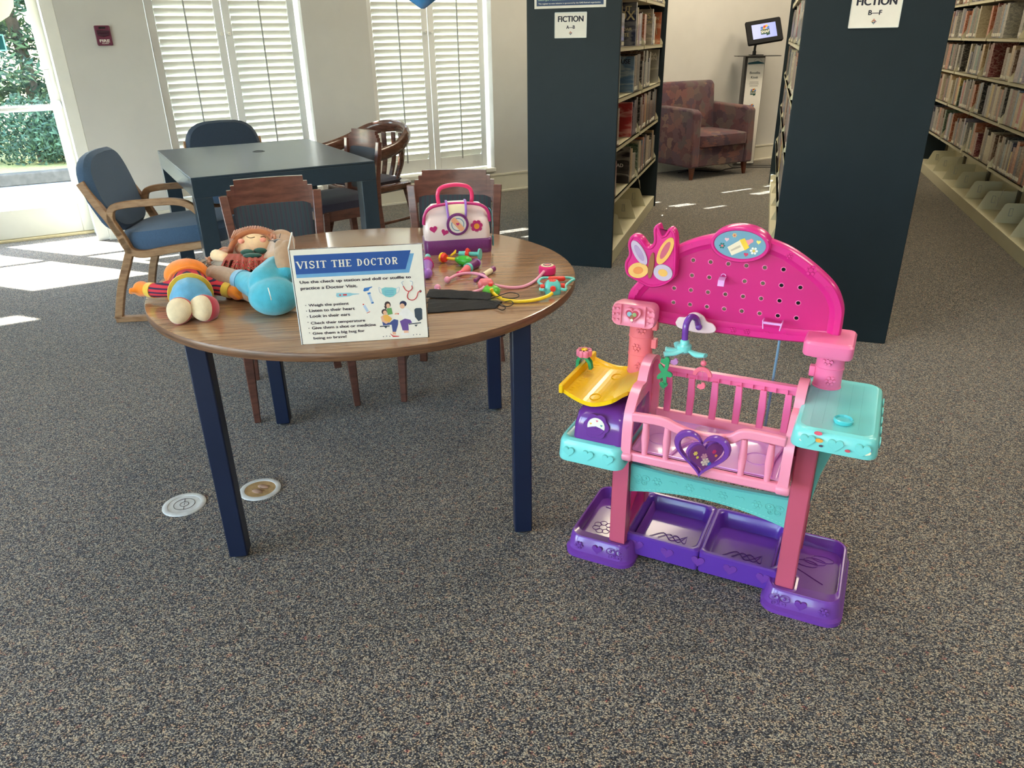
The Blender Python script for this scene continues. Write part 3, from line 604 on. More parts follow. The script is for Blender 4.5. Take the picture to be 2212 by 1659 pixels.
# balloon
bp = at(905,-127,1.62); 
BLU = M('blue latex', (62,160,236), .22, .05, 6, coat=.6)
bl = thing('balloon', 'glossy blue balloon hanging at the top edge before the right-hand shutters', 'balloon', (bp.x*1.0,bp.y,bp.z))
m = MB(); m.lathe([(.004,-.135),(.012,-.13),(.03,-.118),(.075,-.07),(.105,0),(.10,.06),(.07,.11),(.03,.135),(.003,.14)], 28); m.build('envelope', BLU, bl, smooth=True)
m = MB(); m.tube([(0,0,.139),(0,0,CEIL_Z-bp.z)],.002,6); m.build('string', PAPER, bl)
# floor box covers
DRW = M('worn white enamel', (214,216,212), .5, .12, 30); DRT = M('tan stained cover', (178,146,98), .6, .2, 40, .3)
def floor_box(x, y, a, label, kind):
    t = thing('floor_box', label, 'floor outlet', (x,y,0), a, None)
    m = MB(); m.lathe([(.052,.001),(.053,.004),(.064,.006),(.070,.003),(.071,0.0)], 40, caps=False); m.build('ring', DRW, t, smooth=True)
    m = MB(); m.lathe([(.0535,.0005),(.0535,.002),(.053,.0025)], 40); m.build('cover', DRW if kind == 'plain' else DRT, t)
    d = MB()
    if kind == 'plain':
        for r in (.014,.034):
            d.tube([(r*math.cos(2*PI*k/30), r*math.sin(2*PI*k/30), .003) for k in range(31)], .0008, 5)
        d.box(-.0008,.0008,-.034,-.014,.0025,.0035); d.box(-.0008,.0008,.014,.034,.0025,.0035); d.box(-.0006,.0006,-.006,.006,.0025,.0035)
    else:
        for s in (-1,1): d.tube(bez([(s*.015-.005,-.025,.003),(s*.015-.010,0,.0035),(s*.015+.002,.022,.003)],12), .0012, 5); d.tube(bez([(s*.015+.012,-.02,.003),(s*.015+.010,.01,.0035)],12), .0009, 5)
    d.build('groove', BLACKP if kind=='plain' else M('brown grime',(96,66,50),.8,.2,40), t)
    if kind != 'plain':
        for s in (-1,1): q = MB(); q.ball((s*.016,0,.0025),(.012,.022,.004),12,6); q.build('flap', M('dull pink tan flap',(176,142,120),.6,.15,50), t, smooth=True)
    return t
floor_box(-1.121,2.135,.3,'round white floor outlet cover with circle marks, left of the table leg','plain')
floor_box(-.889,2.222,1.2,'round floor outlet cover with tan centre, right of the navy table leg','tan')
# ---------------------------------------------------------------- library shelving
R_A = math.radians(18.2); SU = Vector((math.sin(R_A),math.cos(R_A),0)); SV = Vector((math.cos(R_A),-math.sin(R_A),0))
SM = Matrix(((SU.x,SV.x,0,0),(SU.y,SV.y,0,0),(0,0,1,0),(0,0,0,1)))    # shelf space: (u along the range, v across, z)
SHZ = [.435,.765,1.065,1.365,1.67,1.975]
BRZ = M('bronze upright', (92,84,70), .4, .08, 30, metal=.4)
WIRE = M('wire steel', (206,202,186), .3, .03, 30, metal=.8)
def srange(label, u0, u1, v0, v1, nsec, near=True, far=True):
    t = thing('shelving_range', label, 'bookshelf', (0,0,0), 0)
    vm = (v0+v1)/2; top = 2.28; L = (u1-u0)/nsec
    for k,(on,u) in enumerate(((near,u0),(far,u1))):
        if on:
            m = MB(); m.T = SM; m.box(u-.0 if k == 0 else u-.03, u+.03 if k == 0 else u, v0, v1, .0, top); m.build('end_panel', ENDP, t, bev=.003)
    m = MB(); m.T = SM; m.box(u0+.03,u1-.03,v0+.01,v1-.01,top-.03,top); m.build('canopy', SHELFM, t)
    m = MB(); m.T = SM; m.box(u0+.03,u1-.03,v0+.012,v1-.012,.0,.095); m.build('base', SHELFM, t, bev=.003)
    m = MB(); m.T = SM; m.box(u0+.03,u1-.03,vm-.006,vm+.006,.095,.36); 
    m.build('back_panel', SHELFM, t)
    m = MB(); m.T = SM; m.box(u0+.03,u1-.03,vm-.004,vm+.004,.42,top-.04); m.build('back_panel', BRZ, t)
    for s in range(nsec+1):
        u = min(max(u0+.05, u0+L*s), u1-.05); m = MB(); m.T = SM; m.box(u-.018,u+.018,vm-.03,vm+.03,.095,top-.03); m.build('upright', BRZ, t)
    for s in range(nsec):
        ua, ub = u0+.035+ (L)*s, u0+L*(s+1)-.006 if s < nsec-1 else u1-.035
        for z in SHZ:
            for side in (-1,1):
                f = v1-.02 if side > 0 else v0+.02
                m = MB(); m.T = SM; a, b = sorted((vm+side*.03, f)); m.box(ua,ub,a,b,z-.006,z); 
                fa, fb = sorted((f, f-side*.012)); m.box(ua,ub,fa,fb,z-.024,z)
                sh = m.build('shelf', SHELFM, t)
                for uu in (ua,ub-.003):
                    br = MB(); br.T = SM @ Matrix.Translation((uu,0,z)); a = vm+side*.03
                    br.prism([(a,0),(f,0),(f,.012),(f-side*.07,.165),(a,.165)],0,.003,'yz') if False else br.loops([[(0,a,0),(0,f,0),(0,f,.014),(0,f-side*.075,.15),(0,a,.15)],[(.003,a,0),(.003,f,0),(.003,f,.014),(.003,f-side*.075,.15),(.003,a,.15)]])
                    br.build('bracket', SHELFM, sh)
        for side in (-1,1):
            n = 2
            for q in range(n):
                uu = ua + (ub-ua)*(q+(.0 if side<0 else .02))/n+.01; f = v1-.02 if side>0 else v0+.02
                d = MB(); d.T = SM; a = vm+side*.012; d.loops([[(uu,a,.095),(uu,f,.095),(uu,f-side*.055,.235),(uu,f-side*.07,.245),(uu,a,.245)],[(uu+.004,a,.095),(uu+.004,f,.095),(uu+.004,f-side*.055,.235),(uu+.004,f-side*.07,.245),(uu+.004,a,.245)]])
                dd = d.build('divider', SHELFM, t)
                h = MB(); h.T = SM; c = f-side*.105; 
                h.tube([(uu-.002,c-.012,.15),(uu-.002,c+.012,.15),(uu-.002,c+.010,.205),(uu-.002,c-.010,.205),(uu-.002,c-.012,.15)],.0022,6); h.build('slot', STEEL, dd)
    return t
srange('dark ended shelving range signed A to B, left of the armchair view', 4.88, 7.04, -1.467, -.882, 2)
srange('dark ended shelving range signed B to F, behind the toy station', 3.878, 8.47, .109, .70, 4)
srange('long cream shelving range at the far right edge, no sign in view', 4.0, 9.95, 1.715, 2.32, 6)
# book supports hanging as wires
def wire(u, v, z, side, h=.2):
    w = MB(); w.T = SM; s = side
    w.tube([(u,v-s*.10,z),(u-.02,v-s*.04,z-h*.5),(u-.035,v-s*.02,z-h),(u-.02,v-s*.02,z-h-.02),(u+.05,v-s*.04,z-h+.035)],.0022,6)
    return w
k_ = 0
for (u, z) in [(9.3,1.36),(8.3,1.36),(7.5,1.06),(8.6,1.06),(9.35,1.06),(6.75,1.06),(9.4,.76),(8.35,.76),(7.05,.76),(6.6,.43),(8.2,.43),(7.3,1.36),(7.6,1.66),(6.95,1.66)]:
    w = wire(u, 1.735, z-.008, -1).build('wire_book_support', WIRE, smooth=True)
    tag(w, 'thin wire book support clipped under a shelf of the right range', 'book support', 'wire book supports of the right range')
w = wire(6.75,-.90,1.66,1).build('wire_book_support', WIRE, smooth=True); tag(w,'wire book support hanging from the top shelf of the A to B range','book support')
w = wire(6.3,-.90,.427,1,.12).build('wire_book_support', WIRE, smooth=True); tag(w,'wire book support hanging above the empty base shelf of the A to B range','book support')
# ---- books
BCOL = {'cream':(190,178,150),'tan':(190,160,118),'maroon':(112,38,44),'navy':(38,46,78),'black':(34,32,34),'grey':(150,148,142),'white':(204,200,190),'teal':(52,108,108),'rust':(176,92,58),'green':(58,84,62),'blue':(90,124,160),'brown':(104,74,54),'red':(176,50,52),'yellow':(206,176,84),'lilac':(150,140,164)}
PAGES = M('page edges', (214,202,172), .8, .06, 90)
LBL = M('spine label paper', (232,228,214), .6, .03, 60)
def bookmat(c):
    key = 'cover '+c
    if key in MATS: return MATS[key]
    m, nt, b = newmat(key); N = nt.nodes; L = nt.links; base = BCOL[c]
    tc = N.new('ShaderNodeTexCoord'); oi = N.new('ShaderNodeObjectInfo'); mp = N.new('ShaderNodeMapping'); mp.inputs['Scale'].default_value = (2.2,2.2,6.5)
    ad = N.new('ShaderNodeVectorMath'); ad.operation = 'ADD'; L.new(tc.outputs['Object'], ad.inputs[0]); cx = N.new('ShaderNodeCombineXYZ'); L.new(oi.outputs['Random'], cx.inputs['Z']); mu = N.new('ShaderNodeMath'); mu.operation='MULTIPLY'; mu.inputs[1].default_value = 50; L.new(oi.outputs['Random'], mu.inputs[0]); L.new(mu.outputs[0], cx.inputs['Z']); L.new(cx.outputs[0], ad.inputs[1])
    L.new(ad.outputs[0], mp.inputs['Vector']); v = N.new('ShaderNodeTexNoise'); v.inputs['Scale'].default_value = 1.6; v.inputs['Detail'].default_value = 3; L.new(mp.outputs['Vector'], v.inputs['Vector'])
    def mixc(o, k): return tuple(a*(1-k)+q*k for a, q in zip(base, o))
    r = ramp(nt, [(0,mixc((20,20,30),.35)),(.42,base),(.50,mixc((240,232,210),.5)),(.54,base),(.62,mixc((240,226,200),.2)),(.70,base)]); L.new(v.outputs['Fac'], r.inputs['Fac'])
    L.new(r.outputs['Color'], b.inputs['Base Color']); b.inputs['Roughness'].default_value = .28; b.inputs['Coat Weight'].default_value = .4; return m
def unit_book(c):
    m = MB(); m.mi = 0; m.box(0,.10,0,1,0,1); m.box(.90,1,0,1,0,1); m.box(.10,.90,0,.045,0,1); m.mi = 1; m.box(.10,.90,.045,.97,.015,.985)
    o = m.build('book', [bookmat(c), PAGES]); me = o.data; bpy.data.objects.remove(o); return me
UB = {c: unit_book(c) for c in BCOL}
lm = MB(); lm.box(.04,.90,-.012,-.001,.05,.15); _l = lm.build('spine_label', LBL); LME = _l.data; bpy.data.objects.remove(_l)
ORD = 'first second third fourth fifth sixth seventh eighth ninth tenth eleventh twelfth thirteenth fourteenth fifteenth sixteenth seventeenth eighteenth nineteenth twentieth'.split()
def ordn(n):
    if n <= 20: return ORD[n-1]
    tens = ['','','twenty','thirty','forty'][n//10]; return tens+'-'+ORD[n%10-1] if n%10 else {20:'twentieth',30:'thirtieth',40:'fortieth'}[n]
RB = random.Random(11)
def book_at(u, vf, side, z, th, h, dep, c, lean, label, group, lab=True, grp_only=None):
    """side +1: the spine faces +v ; -1: the spine faces -v"""
    if grp_only is None: SPECS.append((u, vf, side, z, th, h, dep, c, label, group)); return
    o = bpy.data.objects.new('book', UB[c]); COL.objects.link(o)
    if side < 0: R = Matrix(((SU.x,SV.x,0,0),(SU.y,SV.y,0,0),(0,0,1,0),(0,0,0,1)))
    else: R = Matrix(((-SU.x,-SV.x,0,0),(-SU.y,-SV.y,0,0),(0,0,1,0),(0,0,0,1)))
    p = SU*(u if side < 0 else u+th)+SV*(vf-side*.012)
    o.matrix_world = Matrix.Translation((p.x,p.y,z+.001)) @ R @ Matrix.Rotation(lean if side<0 else -lean,4,'Y') @ Matrix.Diagonal((th,dep,h,1))
    tag(o, label, 'book', group)
    if lab and RB.random() < .62: q = bpy.data.objects.new('spine_label', LME); COL.objects.link(q); q.parent = o
    return o
COLS_A = ['cream','grey','black','tan','brown','navy','maroon','black','black','brown','lilac','grey','cream','blue','navy','rust']
COLS_D = ['teal','rust','green','red','yellow','brown','navy','grey']
BN = [0]; SPECS = []
def row(rng_name, side, vf, z, u0, u1, shelf, bay, tmin=.035, tmax=.06, gaps=(), grp=None, pal=None):
    u = u0; n = 0; seg = RB.choice(COLS_A); 
    while True:
        th = RB.uniform(tmin, tmax)
        if u+th > u1: break
        if any(a <= u < b for a, b in gaps): u += .03; continue
        n += 1; c = RB.choice(pal or COLS_A) if RB.random() < .78 else RB.choice(COLS_D); h = RB.choice((.245,.25,.255,.24,.235,.262)) if RB.random() < .75 else RB.uniform(.175,.225); th = th*(.6 if RB.random() < .3 else 1)*(1.9 if RB.random() < .06 else 1)
        if u+th > u1: break
        lab = '%s book, %s from the near end of %s bay, %s shelf, %s' % (c, ordn(n), bay, shelf, rng_name)
        book_at(u, vf, side, z, th*.96, h, RB.uniform(.155,.185), c, 0, lab, grp); BN[0] += 1
        u += th + (RB.random() < .06)*.02
# right range, spines facing the aisle (its left side)
SN = ['lowest','second','third','fourth','fifth']
for zi, z in enumerate(SHZ[:5]):
    for bay in range(6):
        ua = 4.0+.9917*bay+.045; ub = ua+.93
        if bay == 0: continue
        lim = {0:5.8,1:6.1,2:6.4,3:6.7,4:8.5}[zi]
        if ub < lim: continue
        gaps = {(0,4):[(8.45,8.62)],(0,3):[(7.35,7.55)],(1,3):[(7.55,7.75)],(1,4):[(8.5,8.62)],(2,2):[(6.55,6.7)],(2,3):[(7.3,7.68)],(2,4):[(8.5,8.8)],(3,3):[(7.1,7.5)],(3,4):[(8.05,8.45)],(1,5):[(9.3,9.45)],(3,5):[(9.2,9.4)],(4,5):[(9.3,9.5)]}.get((zi,bay),())
        row('right range', -1, 1.735, z, max(ua,lim), ub, SN[zi], ORD[bay], .045, .085, gaps, 'books on the right range')
# range A-B, right side
for zi, z in enumerate(SHZ[:5]):
    for bay in range(2):
        ua = 4.88+1.08*bay+.05; ub = ua+1.0
        gaps = [(ua,ua+.0)]
        if bay == 0 and zi < 4: gaps = [(5.10,5.67)]
        if (zi,bay) in ((2,1),): gaps = [(6.42,6.95)]
        if (zi,bay) in ((3,1),): gaps = [(6.05,6.46),(6.54,6.95)]
        if (zi,bay) in ((0,1),(1,1)): gaps = [(ub-.12,ub)]
        row('A to B range', 1, -.902, z, ua, ub, SN[zi], ORD[bay], .05, .10, gaps, 'books on the A to B range')
# range B-F, left side, seen at a grazing angle
for zi, z in enumerate(SHZ[:5]):
    for bay in range(4):
        ua = 3.878+1.148*bay+.05; ub = ua+1.05
        row('B to F range', -1, .129, z, ua, ub if bay < 3 or zi > 0 else ub-.3, SN[zi], ORD[bay], .075, .14, (), 'books on the B to F range')
SCL = []
for q in SPECS:
    u, vf, side, z, th, h = q[:6]; p = SU*u+SV*vf+Vector((0,0,z+h/2-CAM_H)); zz = p.dot(_fwd); X = 1106+F_PX*p.dot(_r)/zz; Y = 829.5-F_PX*p.dot(_u)/zz
    if X > 2235 or Y < -45: continue
    c_ = abs(p.dot(SV))/p.length; SCL.append((th*h*c_/(p.length**2), q))
SCL.sort(key=lambda a: -a[0]); BN[0] = len(SCL)
for k, (a, q) in enumerate(SCL[:292]): book_at(*q[:8], 0, q[8], q[9], True, 1)
rest = MB()
for a, (u, vf, side, z, th, h, dep, c, lab, g) in SCL[292:]:
    rest.T = SM; rest.mi = list(BCOL).index(c); a0, a1 = sorted((vf-side*.012, vf-side*(.012+dep))); rest.box(u, u+th*.96, a0, a1, z+.001, z+h)
if len(SCL) > 292:
    ro = rest.build('shelved_books', [bookmat(c) for c in BCOL]); tag(ro, 'remaining rows of small distant library books deep in the aisles', 'books'); ro['kind'] = 'stuff'
print('BOOKS', BN[0])
# face-out display books on range A-B
def display(u, z, w, h, c, title, tcol, label, name='display_book'):
    """a book after a gap on the shelf: its cover faces the near end of the range, its spine the aisle"""
    T = SM @ Matrix.Translation((u,-.914-w,z+.001)) @ Matrix(((0,0,-1,0),(1,0,0,0),(0,1,0,0),(0,0,0,1)))
    t = thing(name, label, 'book')
    m = MB(); m.T = T; m.box(0,w,0,h,-.003,0); m.box(0,w,0,h,-.034,-.031); m.box(w-.004,w,0,h,-.031,-.003); m.build('cover', bookmat(c), t)
    m = MB(); m.T = T; m.box(.004,w-.004,.003,h-.003,-.031,-.003); m.build('page_block', PAGES, t)
    for tx, f, zz in title: text(tx, w*f, tcol, t, T @ Matrix.Translation((w/2,h*zz,.0006)), align='CENTER', bold=.03)
    return t
IVORY = M('ivory title ink', (226,214,170), .6, .03, 20)
def disp_ok(u0,u1): pass
display(5.63,SHZ[3],.18,.27,'navy',[('OUT',.62,.78),('BOX',.9,.60),('THE ADAIR',.7,.36),('STATE',.5,.22)],IVORY,'navy book with BOX in pale letters on its cover, A to B range')
display(6.42,SHZ[3],.18,.25,'grey',[('JAMES',.8,.74),('PATTERSON',.9,.60)],IVORY,'grey book with its cover showing, beside the navy BOX book, A to B range')
display(6.90,SHZ[3],.18,.24,'rust',[('LONDON',.8,.76)],IVORY,'orange brown book cover at the far end of the fourth shelf, A to B range')
display(5.63,SHZ[2],.18,.235,'blue',[('HOUSE',.7,.80)],INK,'pale blue book with its cover showing on the third shelf, A to B range')
display(6.90,SHZ[2],.18,.26,'grey',[('SANDRA',.8,.80),('BROWN',.8,.68)],PAPER,'charcoal grey book cover at the far end of the third shelf, A to B range')
display(5.63,SHZ[1],.18,.235,'red',[],PAPER,'bright red book with its cover showing on the second shelf, A to B range')
display(5.63,SHZ[0],.18,.26,'black',[('DEAD',.5,.45)],PAPER,'black book with DEAD on its cover, lowest filled shelf, A to B range')
# ---------------------------------------------------------------- signs on the shelf ends
def endsign(name, label, u, v, z0, z1, w, lines, cat='sign'):
    T = SM @ Matrix.Translation((u-.001,v,0)) @ Matrix(((0,0,-1,0),(1,0,0,0),(0,1,0,0),(0,0,0,1)))   # x = along the end panel, y = up, z = towards the viewer
    t = thing(name, label, cat)
    m = MB(); m.T = T; m.box(0,w,z0,z1,0,.0018); pl = m.build('card', PAPER, t)
    m = MB(); m.T = T; 
    for q in ((0,w,z1,z1+.004),(0,w,z0-.002,z0),(-.002,0,z0,z1),(w,w+.002,z0,z1)): m.box(q[0],q[1],q[2],q[3],.0,.005)
    m.build('acrylic_rim', M('acrylic rim',(206,214,214),.15,.02,20), t)
    for tx, x, y, ww, mat, hh in lines:
        text(tx, ww, mat, t, T @ Matrix.Translation((x,y,.0021)), align='CENTER', bold=.05, height=hh)
    return t, T
LG = [M('logo navy',(38,52,96),.6,.02,20), M('logo red',(170,48,58),.6,.02,20), M('logo amber',(214,142,60),.6,.02,20), M('logo teal',(42,116,120),.6,.02,20)]
def logo(t, T, x, y, r):
    for k in range(4):
        a = PI/4+PI/2*k
        for j in (-1,0,1):
            m = MB(); m.T = T @ Matrix.Translation((x,y,.0021)) @ Matrix.Rotation(a-PI/4,4,'Z'); m.box(r*.12+abs(j)*r*.0, r*(.85-.28*abs(j)), j*r*.26+r*.02-r*.09+ (0), j*r*.26+r*.11, 0,.0004); m.build('logo', LG[(k+abs(j))%4], t)
t, T = endsign('fiction_sign','white FICTION A to B sign on the left dark shelf end', 4.88, -1.467+.181, 1.424, 1.560, .196, [('FICTION',.098,1.512,.156,INK,.031),('A—B',.098,1.473,.052,INK,.018)])
logo(t, T, .098, 1.449, .013)
t, T = endsign('fiction_sign','white FICTION B to F sign on the right dark shelf end', 3.878, .109+.19, 1.440, 1.574, .197, [('FICTION',.098,1.527,.156,INK,.031),('B—F',.098,1.489,.052,INK,.018)])
logo(t, T, .098, 1.463, .013)
NVP = M('poster navy', (30,58,98), .45, .03, 12)
t = thing('voter_poster', 'navy and cream framed poster above the A to B sign, mostly cropped', 'poster')
T = SM @ Matrix.Translation((4.879,-1.467+.052,0)) @ Matrix(((0,0,-1,0),(1,0,0,0),(0,1,0,0),(0,0,0,1)))
m = MB(); m.T = T; m.box(0,.44,1.586,2.15,0,.004); m.build('border', PAPER, t)
m = MB(); m.T = T; m.box(.014,.426,1.600,2.136,.004,.0046); m.build('print', NVP, t)
text('This register-to-vote initiative is sponsored by the GAE-Retired organization.', .385, PAPER, t, T @ Matrix.Translation((.025,1.609,.005)), bold=.01, height=.0105)
text('Georgia Association of Educators', .30, M('poster green print',(170,206,170),.6,.02,20), t, T @ Matrix.Translation((.022,1.629,.005)), bold=.01, height=.013)
# ---------------------------------------------------------------- toy nursery station
PINK = M('hot pink plastic', (220,40,138), .28, .03, 6, coat=.3)
PINKD = M('deep pink plastic', (214,50,116), .35, .03, 6, coat=.2)
PINKL = M('light pink plastic', (246,150,178), .32, .03, 6, coat=.25)
PINKP = M('post pink plastic', (246,122,172), .32, .04, 6, coat=.2)
PINKO = M('coral pink plastic', (240,128,140), .34, .05, 5, coat=.2)
PINKLEG = M('rose plastic', (200,88,114), .36, .03, 6, coat=.15)
TEAL = M('aqua plastic', (122,214,212), .30, .03, 6, coat=.3)
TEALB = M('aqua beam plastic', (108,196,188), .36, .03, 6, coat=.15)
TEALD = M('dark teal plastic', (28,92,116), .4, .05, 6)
PUR = M('purple plastic', (116,62,158), .26, .04, 6, coat=.4)
PURS = M('scale purple', (108,52,146), .22, .04, 6, coat=.6)
YEL = M('yellow plastic', (246,200,2), .36, .03, 6, coat=.4)
LAV = M('lavender plastic', (228,168,232), .25, .03, 6, coat=.35)
LAVW = M('pale cloud plastic', (236,212,216), .3, .03, 6, coat=.2)
GRN = M('leaf green plastic', (52,158,104), .32, .04, 8, coat=.2)
K_A = math.radians(-26.5)
KT = thing('toy_nursery_station', 'tall pink, purple and aqua plastic toy nursery with crib, standing on the carpet', 'toy playset', (.503,1.68,0), K_A)
def emb(poly, y, mat, parent, h=.0022, name='embossed_heart'):
    m = MB(); m.prism(poly, y-h, y+.002, 'xz'); return m.build(name, mat, parent, bev=.0011)
def embflower(x, z, r, y, mat, parent):
    m = MB(); flower(m, x, z, r, y-.0022, y+.002); return m.build('embossed_flower', mat, parent, bev=.0009)
def butterfly(x, z, w, y, mat, parent):
    m = MB()
    for s in (-1,1):
        m.tube([(x+s*(w*.28+.26*w*math.cos(2*PI*k/14)), y, z+w*.14+.2*w*math.sin(2*PI*k/14)) for k in range(15)], .0012, 5)
        m.tube([(x+s*(w*.2+.17*w*math.cos(2*PI*k/14)), y, z-w*.2+.16*w*math.sin(2*PI*k/14)) for k in range(15)], .0012, 5)
        m.ball((x+s*w*.28,y,z+w*.16),(.004,.002,.004),8,6); m.ball((x+s*w*.2,y,z-w*.2),(.003,.002,.003),8,6)
        m.tube([(x,y,z+w*.15),(x+s*w*.1,y,z+w*.36)],.0009,5)
    m.tube([(x,y,z-w*.25),(x,y,z+w*.2)],.0022,6); return m.build('embossed_butterfly', mat, parent, smooth=True)
# feet
for s in (-1,1):
    x0, x1 = (-.392,-.178) if s < 0 else (.182,.392)
    f = MB(); f.loops([rr(x0,x1,-.022,.318,.045,0),rr(x0,x1,-.022,.318,.045,.012),rr(x0+.006,x1-.006,-.012,.308,.04,.018),rr(x0+.012,x1-.012,-.002,.300,.038,.060),rr(x0+.016,x1-.016,.002,.296,.036,.065),rr(x0+.020,x1-.020,.006,.292,.034,.064),rr(x0+.022,x1-.022,.040 if s>0 else .034,.290,.028,.060),rr(x0+.024,x1-.024,.044,.286,.028,.026)]); fo = f.build('foot_tray', PUR, KT, smooth=True)
    mx = (x0+x1)/2
    emb([(a,b) for a,b in heart(mx+.0,.037,.034)], -.010, PUR, fo); butterfly(mx+(.055 if s<0 else -.055), .037, .05, -.0105, PUR, fo); embflower(mx-(.058 if s<0 else -.058), .037, .014, -.010, PUR, fo)
    # relief on the tray floor
    r = MB()
    if s < 0:
        for k in range(7): a = 2*PI*k/7; r.tube([(x0+.08+.022*math.cos(a)+.011*math.cos(t*PI/5), .12+.022*math.sin(a)+.011*math.sin(t*PI/5), .0262) for t in range(11)], .0011, 5)
        r.tube([(x0+.05+.05*k/8,.23-.01*k/8,.027) for k in range(9)], .0012, 5)
    else:
        for k in range(3): r.tube([(x0+.12+.03*math.cos(t*PI/6)+.02*(k-1), .2+.015*math.sin(t*PI/6)+.018*k, .027) for t in range(13)], .0012, 5)
        r.tube([(x0+.07,.17,.027),(x0+.15,.12,.027)], .0012, 5)
        for k in range(6): r.tube([(x0+.045,.06+.016*k,.027),(x0+.055,.062+.016*k,.027)], .001, 5)
    r.build('relief', PUR, fo, smooth=True)
    b = MB(); bx0, bx1 = (-.262,-.196) if s < 0 else (.205,.270)
    b.loops([rr(bx0,bx1,.004,.085,.015,.026),rr(bx0,bx1,.004,.085,.015,.064),rr(bx0+.006,bx1-.006,.010,.079,.012,.065),rr(bx0+.006,bx1-.006,.010,.079,.012,.05)]); b.build('leg_socket', PUR, fo, smooth=True)
# middle storage tray, two bins
stm = thing('storage_tray','x','x') if False else None
def bin_(x0, x1):
    m = MB(); y0, y1, zt = .045, .295, .085
    m.loops([rr(x0,x1,y0,y1,.012,.018),rr(x0,x1,y0,y1,.012,zt-.004),rr(x0+.004,x1-.004,y0+.004,y1-.004,.012,zt),rr(x0+.010,x1-.010,y0+.014,y1-.012,.020,zt),rr(x0+.014,x1-.014,y0+.018,y1-.016,.024,zt-.005),rr(x0+.020,x1-.020,y0+.026,y1-.022,.026,.034)]); return m
b1 = bin_(-.222,0.0); b2 = bin_(0.0,.220); o_ = len(b1.v); b1.v += b2.v; b1.f += [tuple(i+o_ for i in f) for f in b2.f]; b1.m += b2.m
ST = b1.build('storage_tray', M('bin purple',(98,54,160),.3,.04,6,coat=.35), KT, smooth=True)
for k in range(5): emb(heart(-.18+.09*k,.05,.040), .045, PUR, ST)
r = MB()
for cx in (-.11,.11):
    for k in range(3): r.tube(bez([(cx-.06+.03*k,.12+.01*k,.036),(cx-.02+.02*k,.16,.0355),(cx+.01+.02*k,.13,.035),(cx+.05,.17,.0345)],14), .0011, 6)
    r.tube([(cx-.05,.08,.036),(cx+.0,.09,.036),(cx+.01,.11,.036),(cx-.045,.105,.036),(cx-.05,.08,.036)], .0010, 6)
r.build('relief', ST.data.materials[0], ST, smooth=True)
# side leg frames
for s in (-1,1):
    xo0, xo1 = (-.258,-.212) if s < 0 else (.213,.262)
    m = MB(); m.prism([(.018,.05),(.022,.45),(.02,.545 if s>0 else .37),(.062,.545 if s>0 else .37),(.062,.05)], xo0, xo1, 'yz'); m.build('front_leg', PINKLEG, KT, bev=.004)
    m = MB(); m.prism([(.225,.05),(.21,.545 if s>0 else .37),(.26,.545 if s>0 else .37),(.27,.05)], xo0, xo1, 'yz'); m.build('rear_leg', PINKLEG, KT, bev=.004)
    xi = (xo0+.012,xo1-.004) if s < 0 else (xo0+.004,xo1-.012)
    m = MB(); m.prism([(.05,.05),(.05,.13),(.10,.155),(.235,.20),(.235,.05)], xi[0], xi[1], 'yz'); m.build('side_web', PINKD, KT, bev=.002); m = MB(); m.prism([(.05,.30),(.05,.36),(.235,.36),(.235,.30)], xi[0], xi[1], 'yz'); m.build('side_web', PINKD, KT, bev=.002)
    h = MB(); xx = sorted((s*.196, s*.216)); h.box(xx[0],xx[1],.06,.11,.44 if s>0 else .35,.475 if s>0 else .385); h.build('crib_pivot', M('crimson plastic',(186,22,72),.35,.03,10), KT, bev=.002)
# front beam, back beam
def beam(y, zt, th, mat, sag, name):
    n = 24; m = MB(); L = []
    for k in range(n+1):
        x = -.215+.432*k/n; q = 1-(x/.216)**2
        ztop = zt - sag*.55*q*0 - .022*q*0; top = zt-.008*q; bot = zt-.092+.030*q
        L.append([(x,y,bot),(x,y-.001,top-.004),(x,y+.004,top),(x,y+th-.004,top),(x,y+th,top-.004),(x,y+th,bot)])
    m.loops(L); return m.build(name, mat, KT)
BM = beam(.045, .322, .022, TEALB, 0, 'front_beam')
for k in range(9):
    x = -.180+.0452*k; z = .276+.011*(1-(x/.216)**2)
    if k in (0,8): butterfly(x, z, .044, .0435, TEALB, BM)
    elif k % 2: embflower(x, z, .0145, .0450, TEALB, BM)
    else: emb(heart(x,z,.026), .045, TEALB, BM)
dash = MB()
for k in range(40):
    x = -.21+.43*k/40; z = .239+.029*(1-(x/.216)**2); dash.box(x,x+.006,.0440,.046,z-.0006,z+.0006)
dash.build('stitch_relief', M('stitch aqua',(150,220,212),.4,.03,10), BM)
m = MB(); n = 20
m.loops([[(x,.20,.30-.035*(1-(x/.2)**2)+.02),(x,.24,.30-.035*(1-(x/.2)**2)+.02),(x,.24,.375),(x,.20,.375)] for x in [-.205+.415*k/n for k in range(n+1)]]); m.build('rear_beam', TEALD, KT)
m = MB(); m.prism([(.262,.54),(.262,.26),(.267,.30),(.275,.36),(.290,.42),(.315,.48),(.345,.54)], .13, .16, 'xz'); br = m.build('tray_bracket', TEALB, KT, bev=.003); embflower(.295,.505,.015,.13,TEALB,br)
m = MB(); m.prism([(-.262,.365),(-.262,.22),(-.275,.29),(-.31,.365)], .13, .16, 'xz'); m.build('tray_bracket', TEALB, KT, bev=.003)
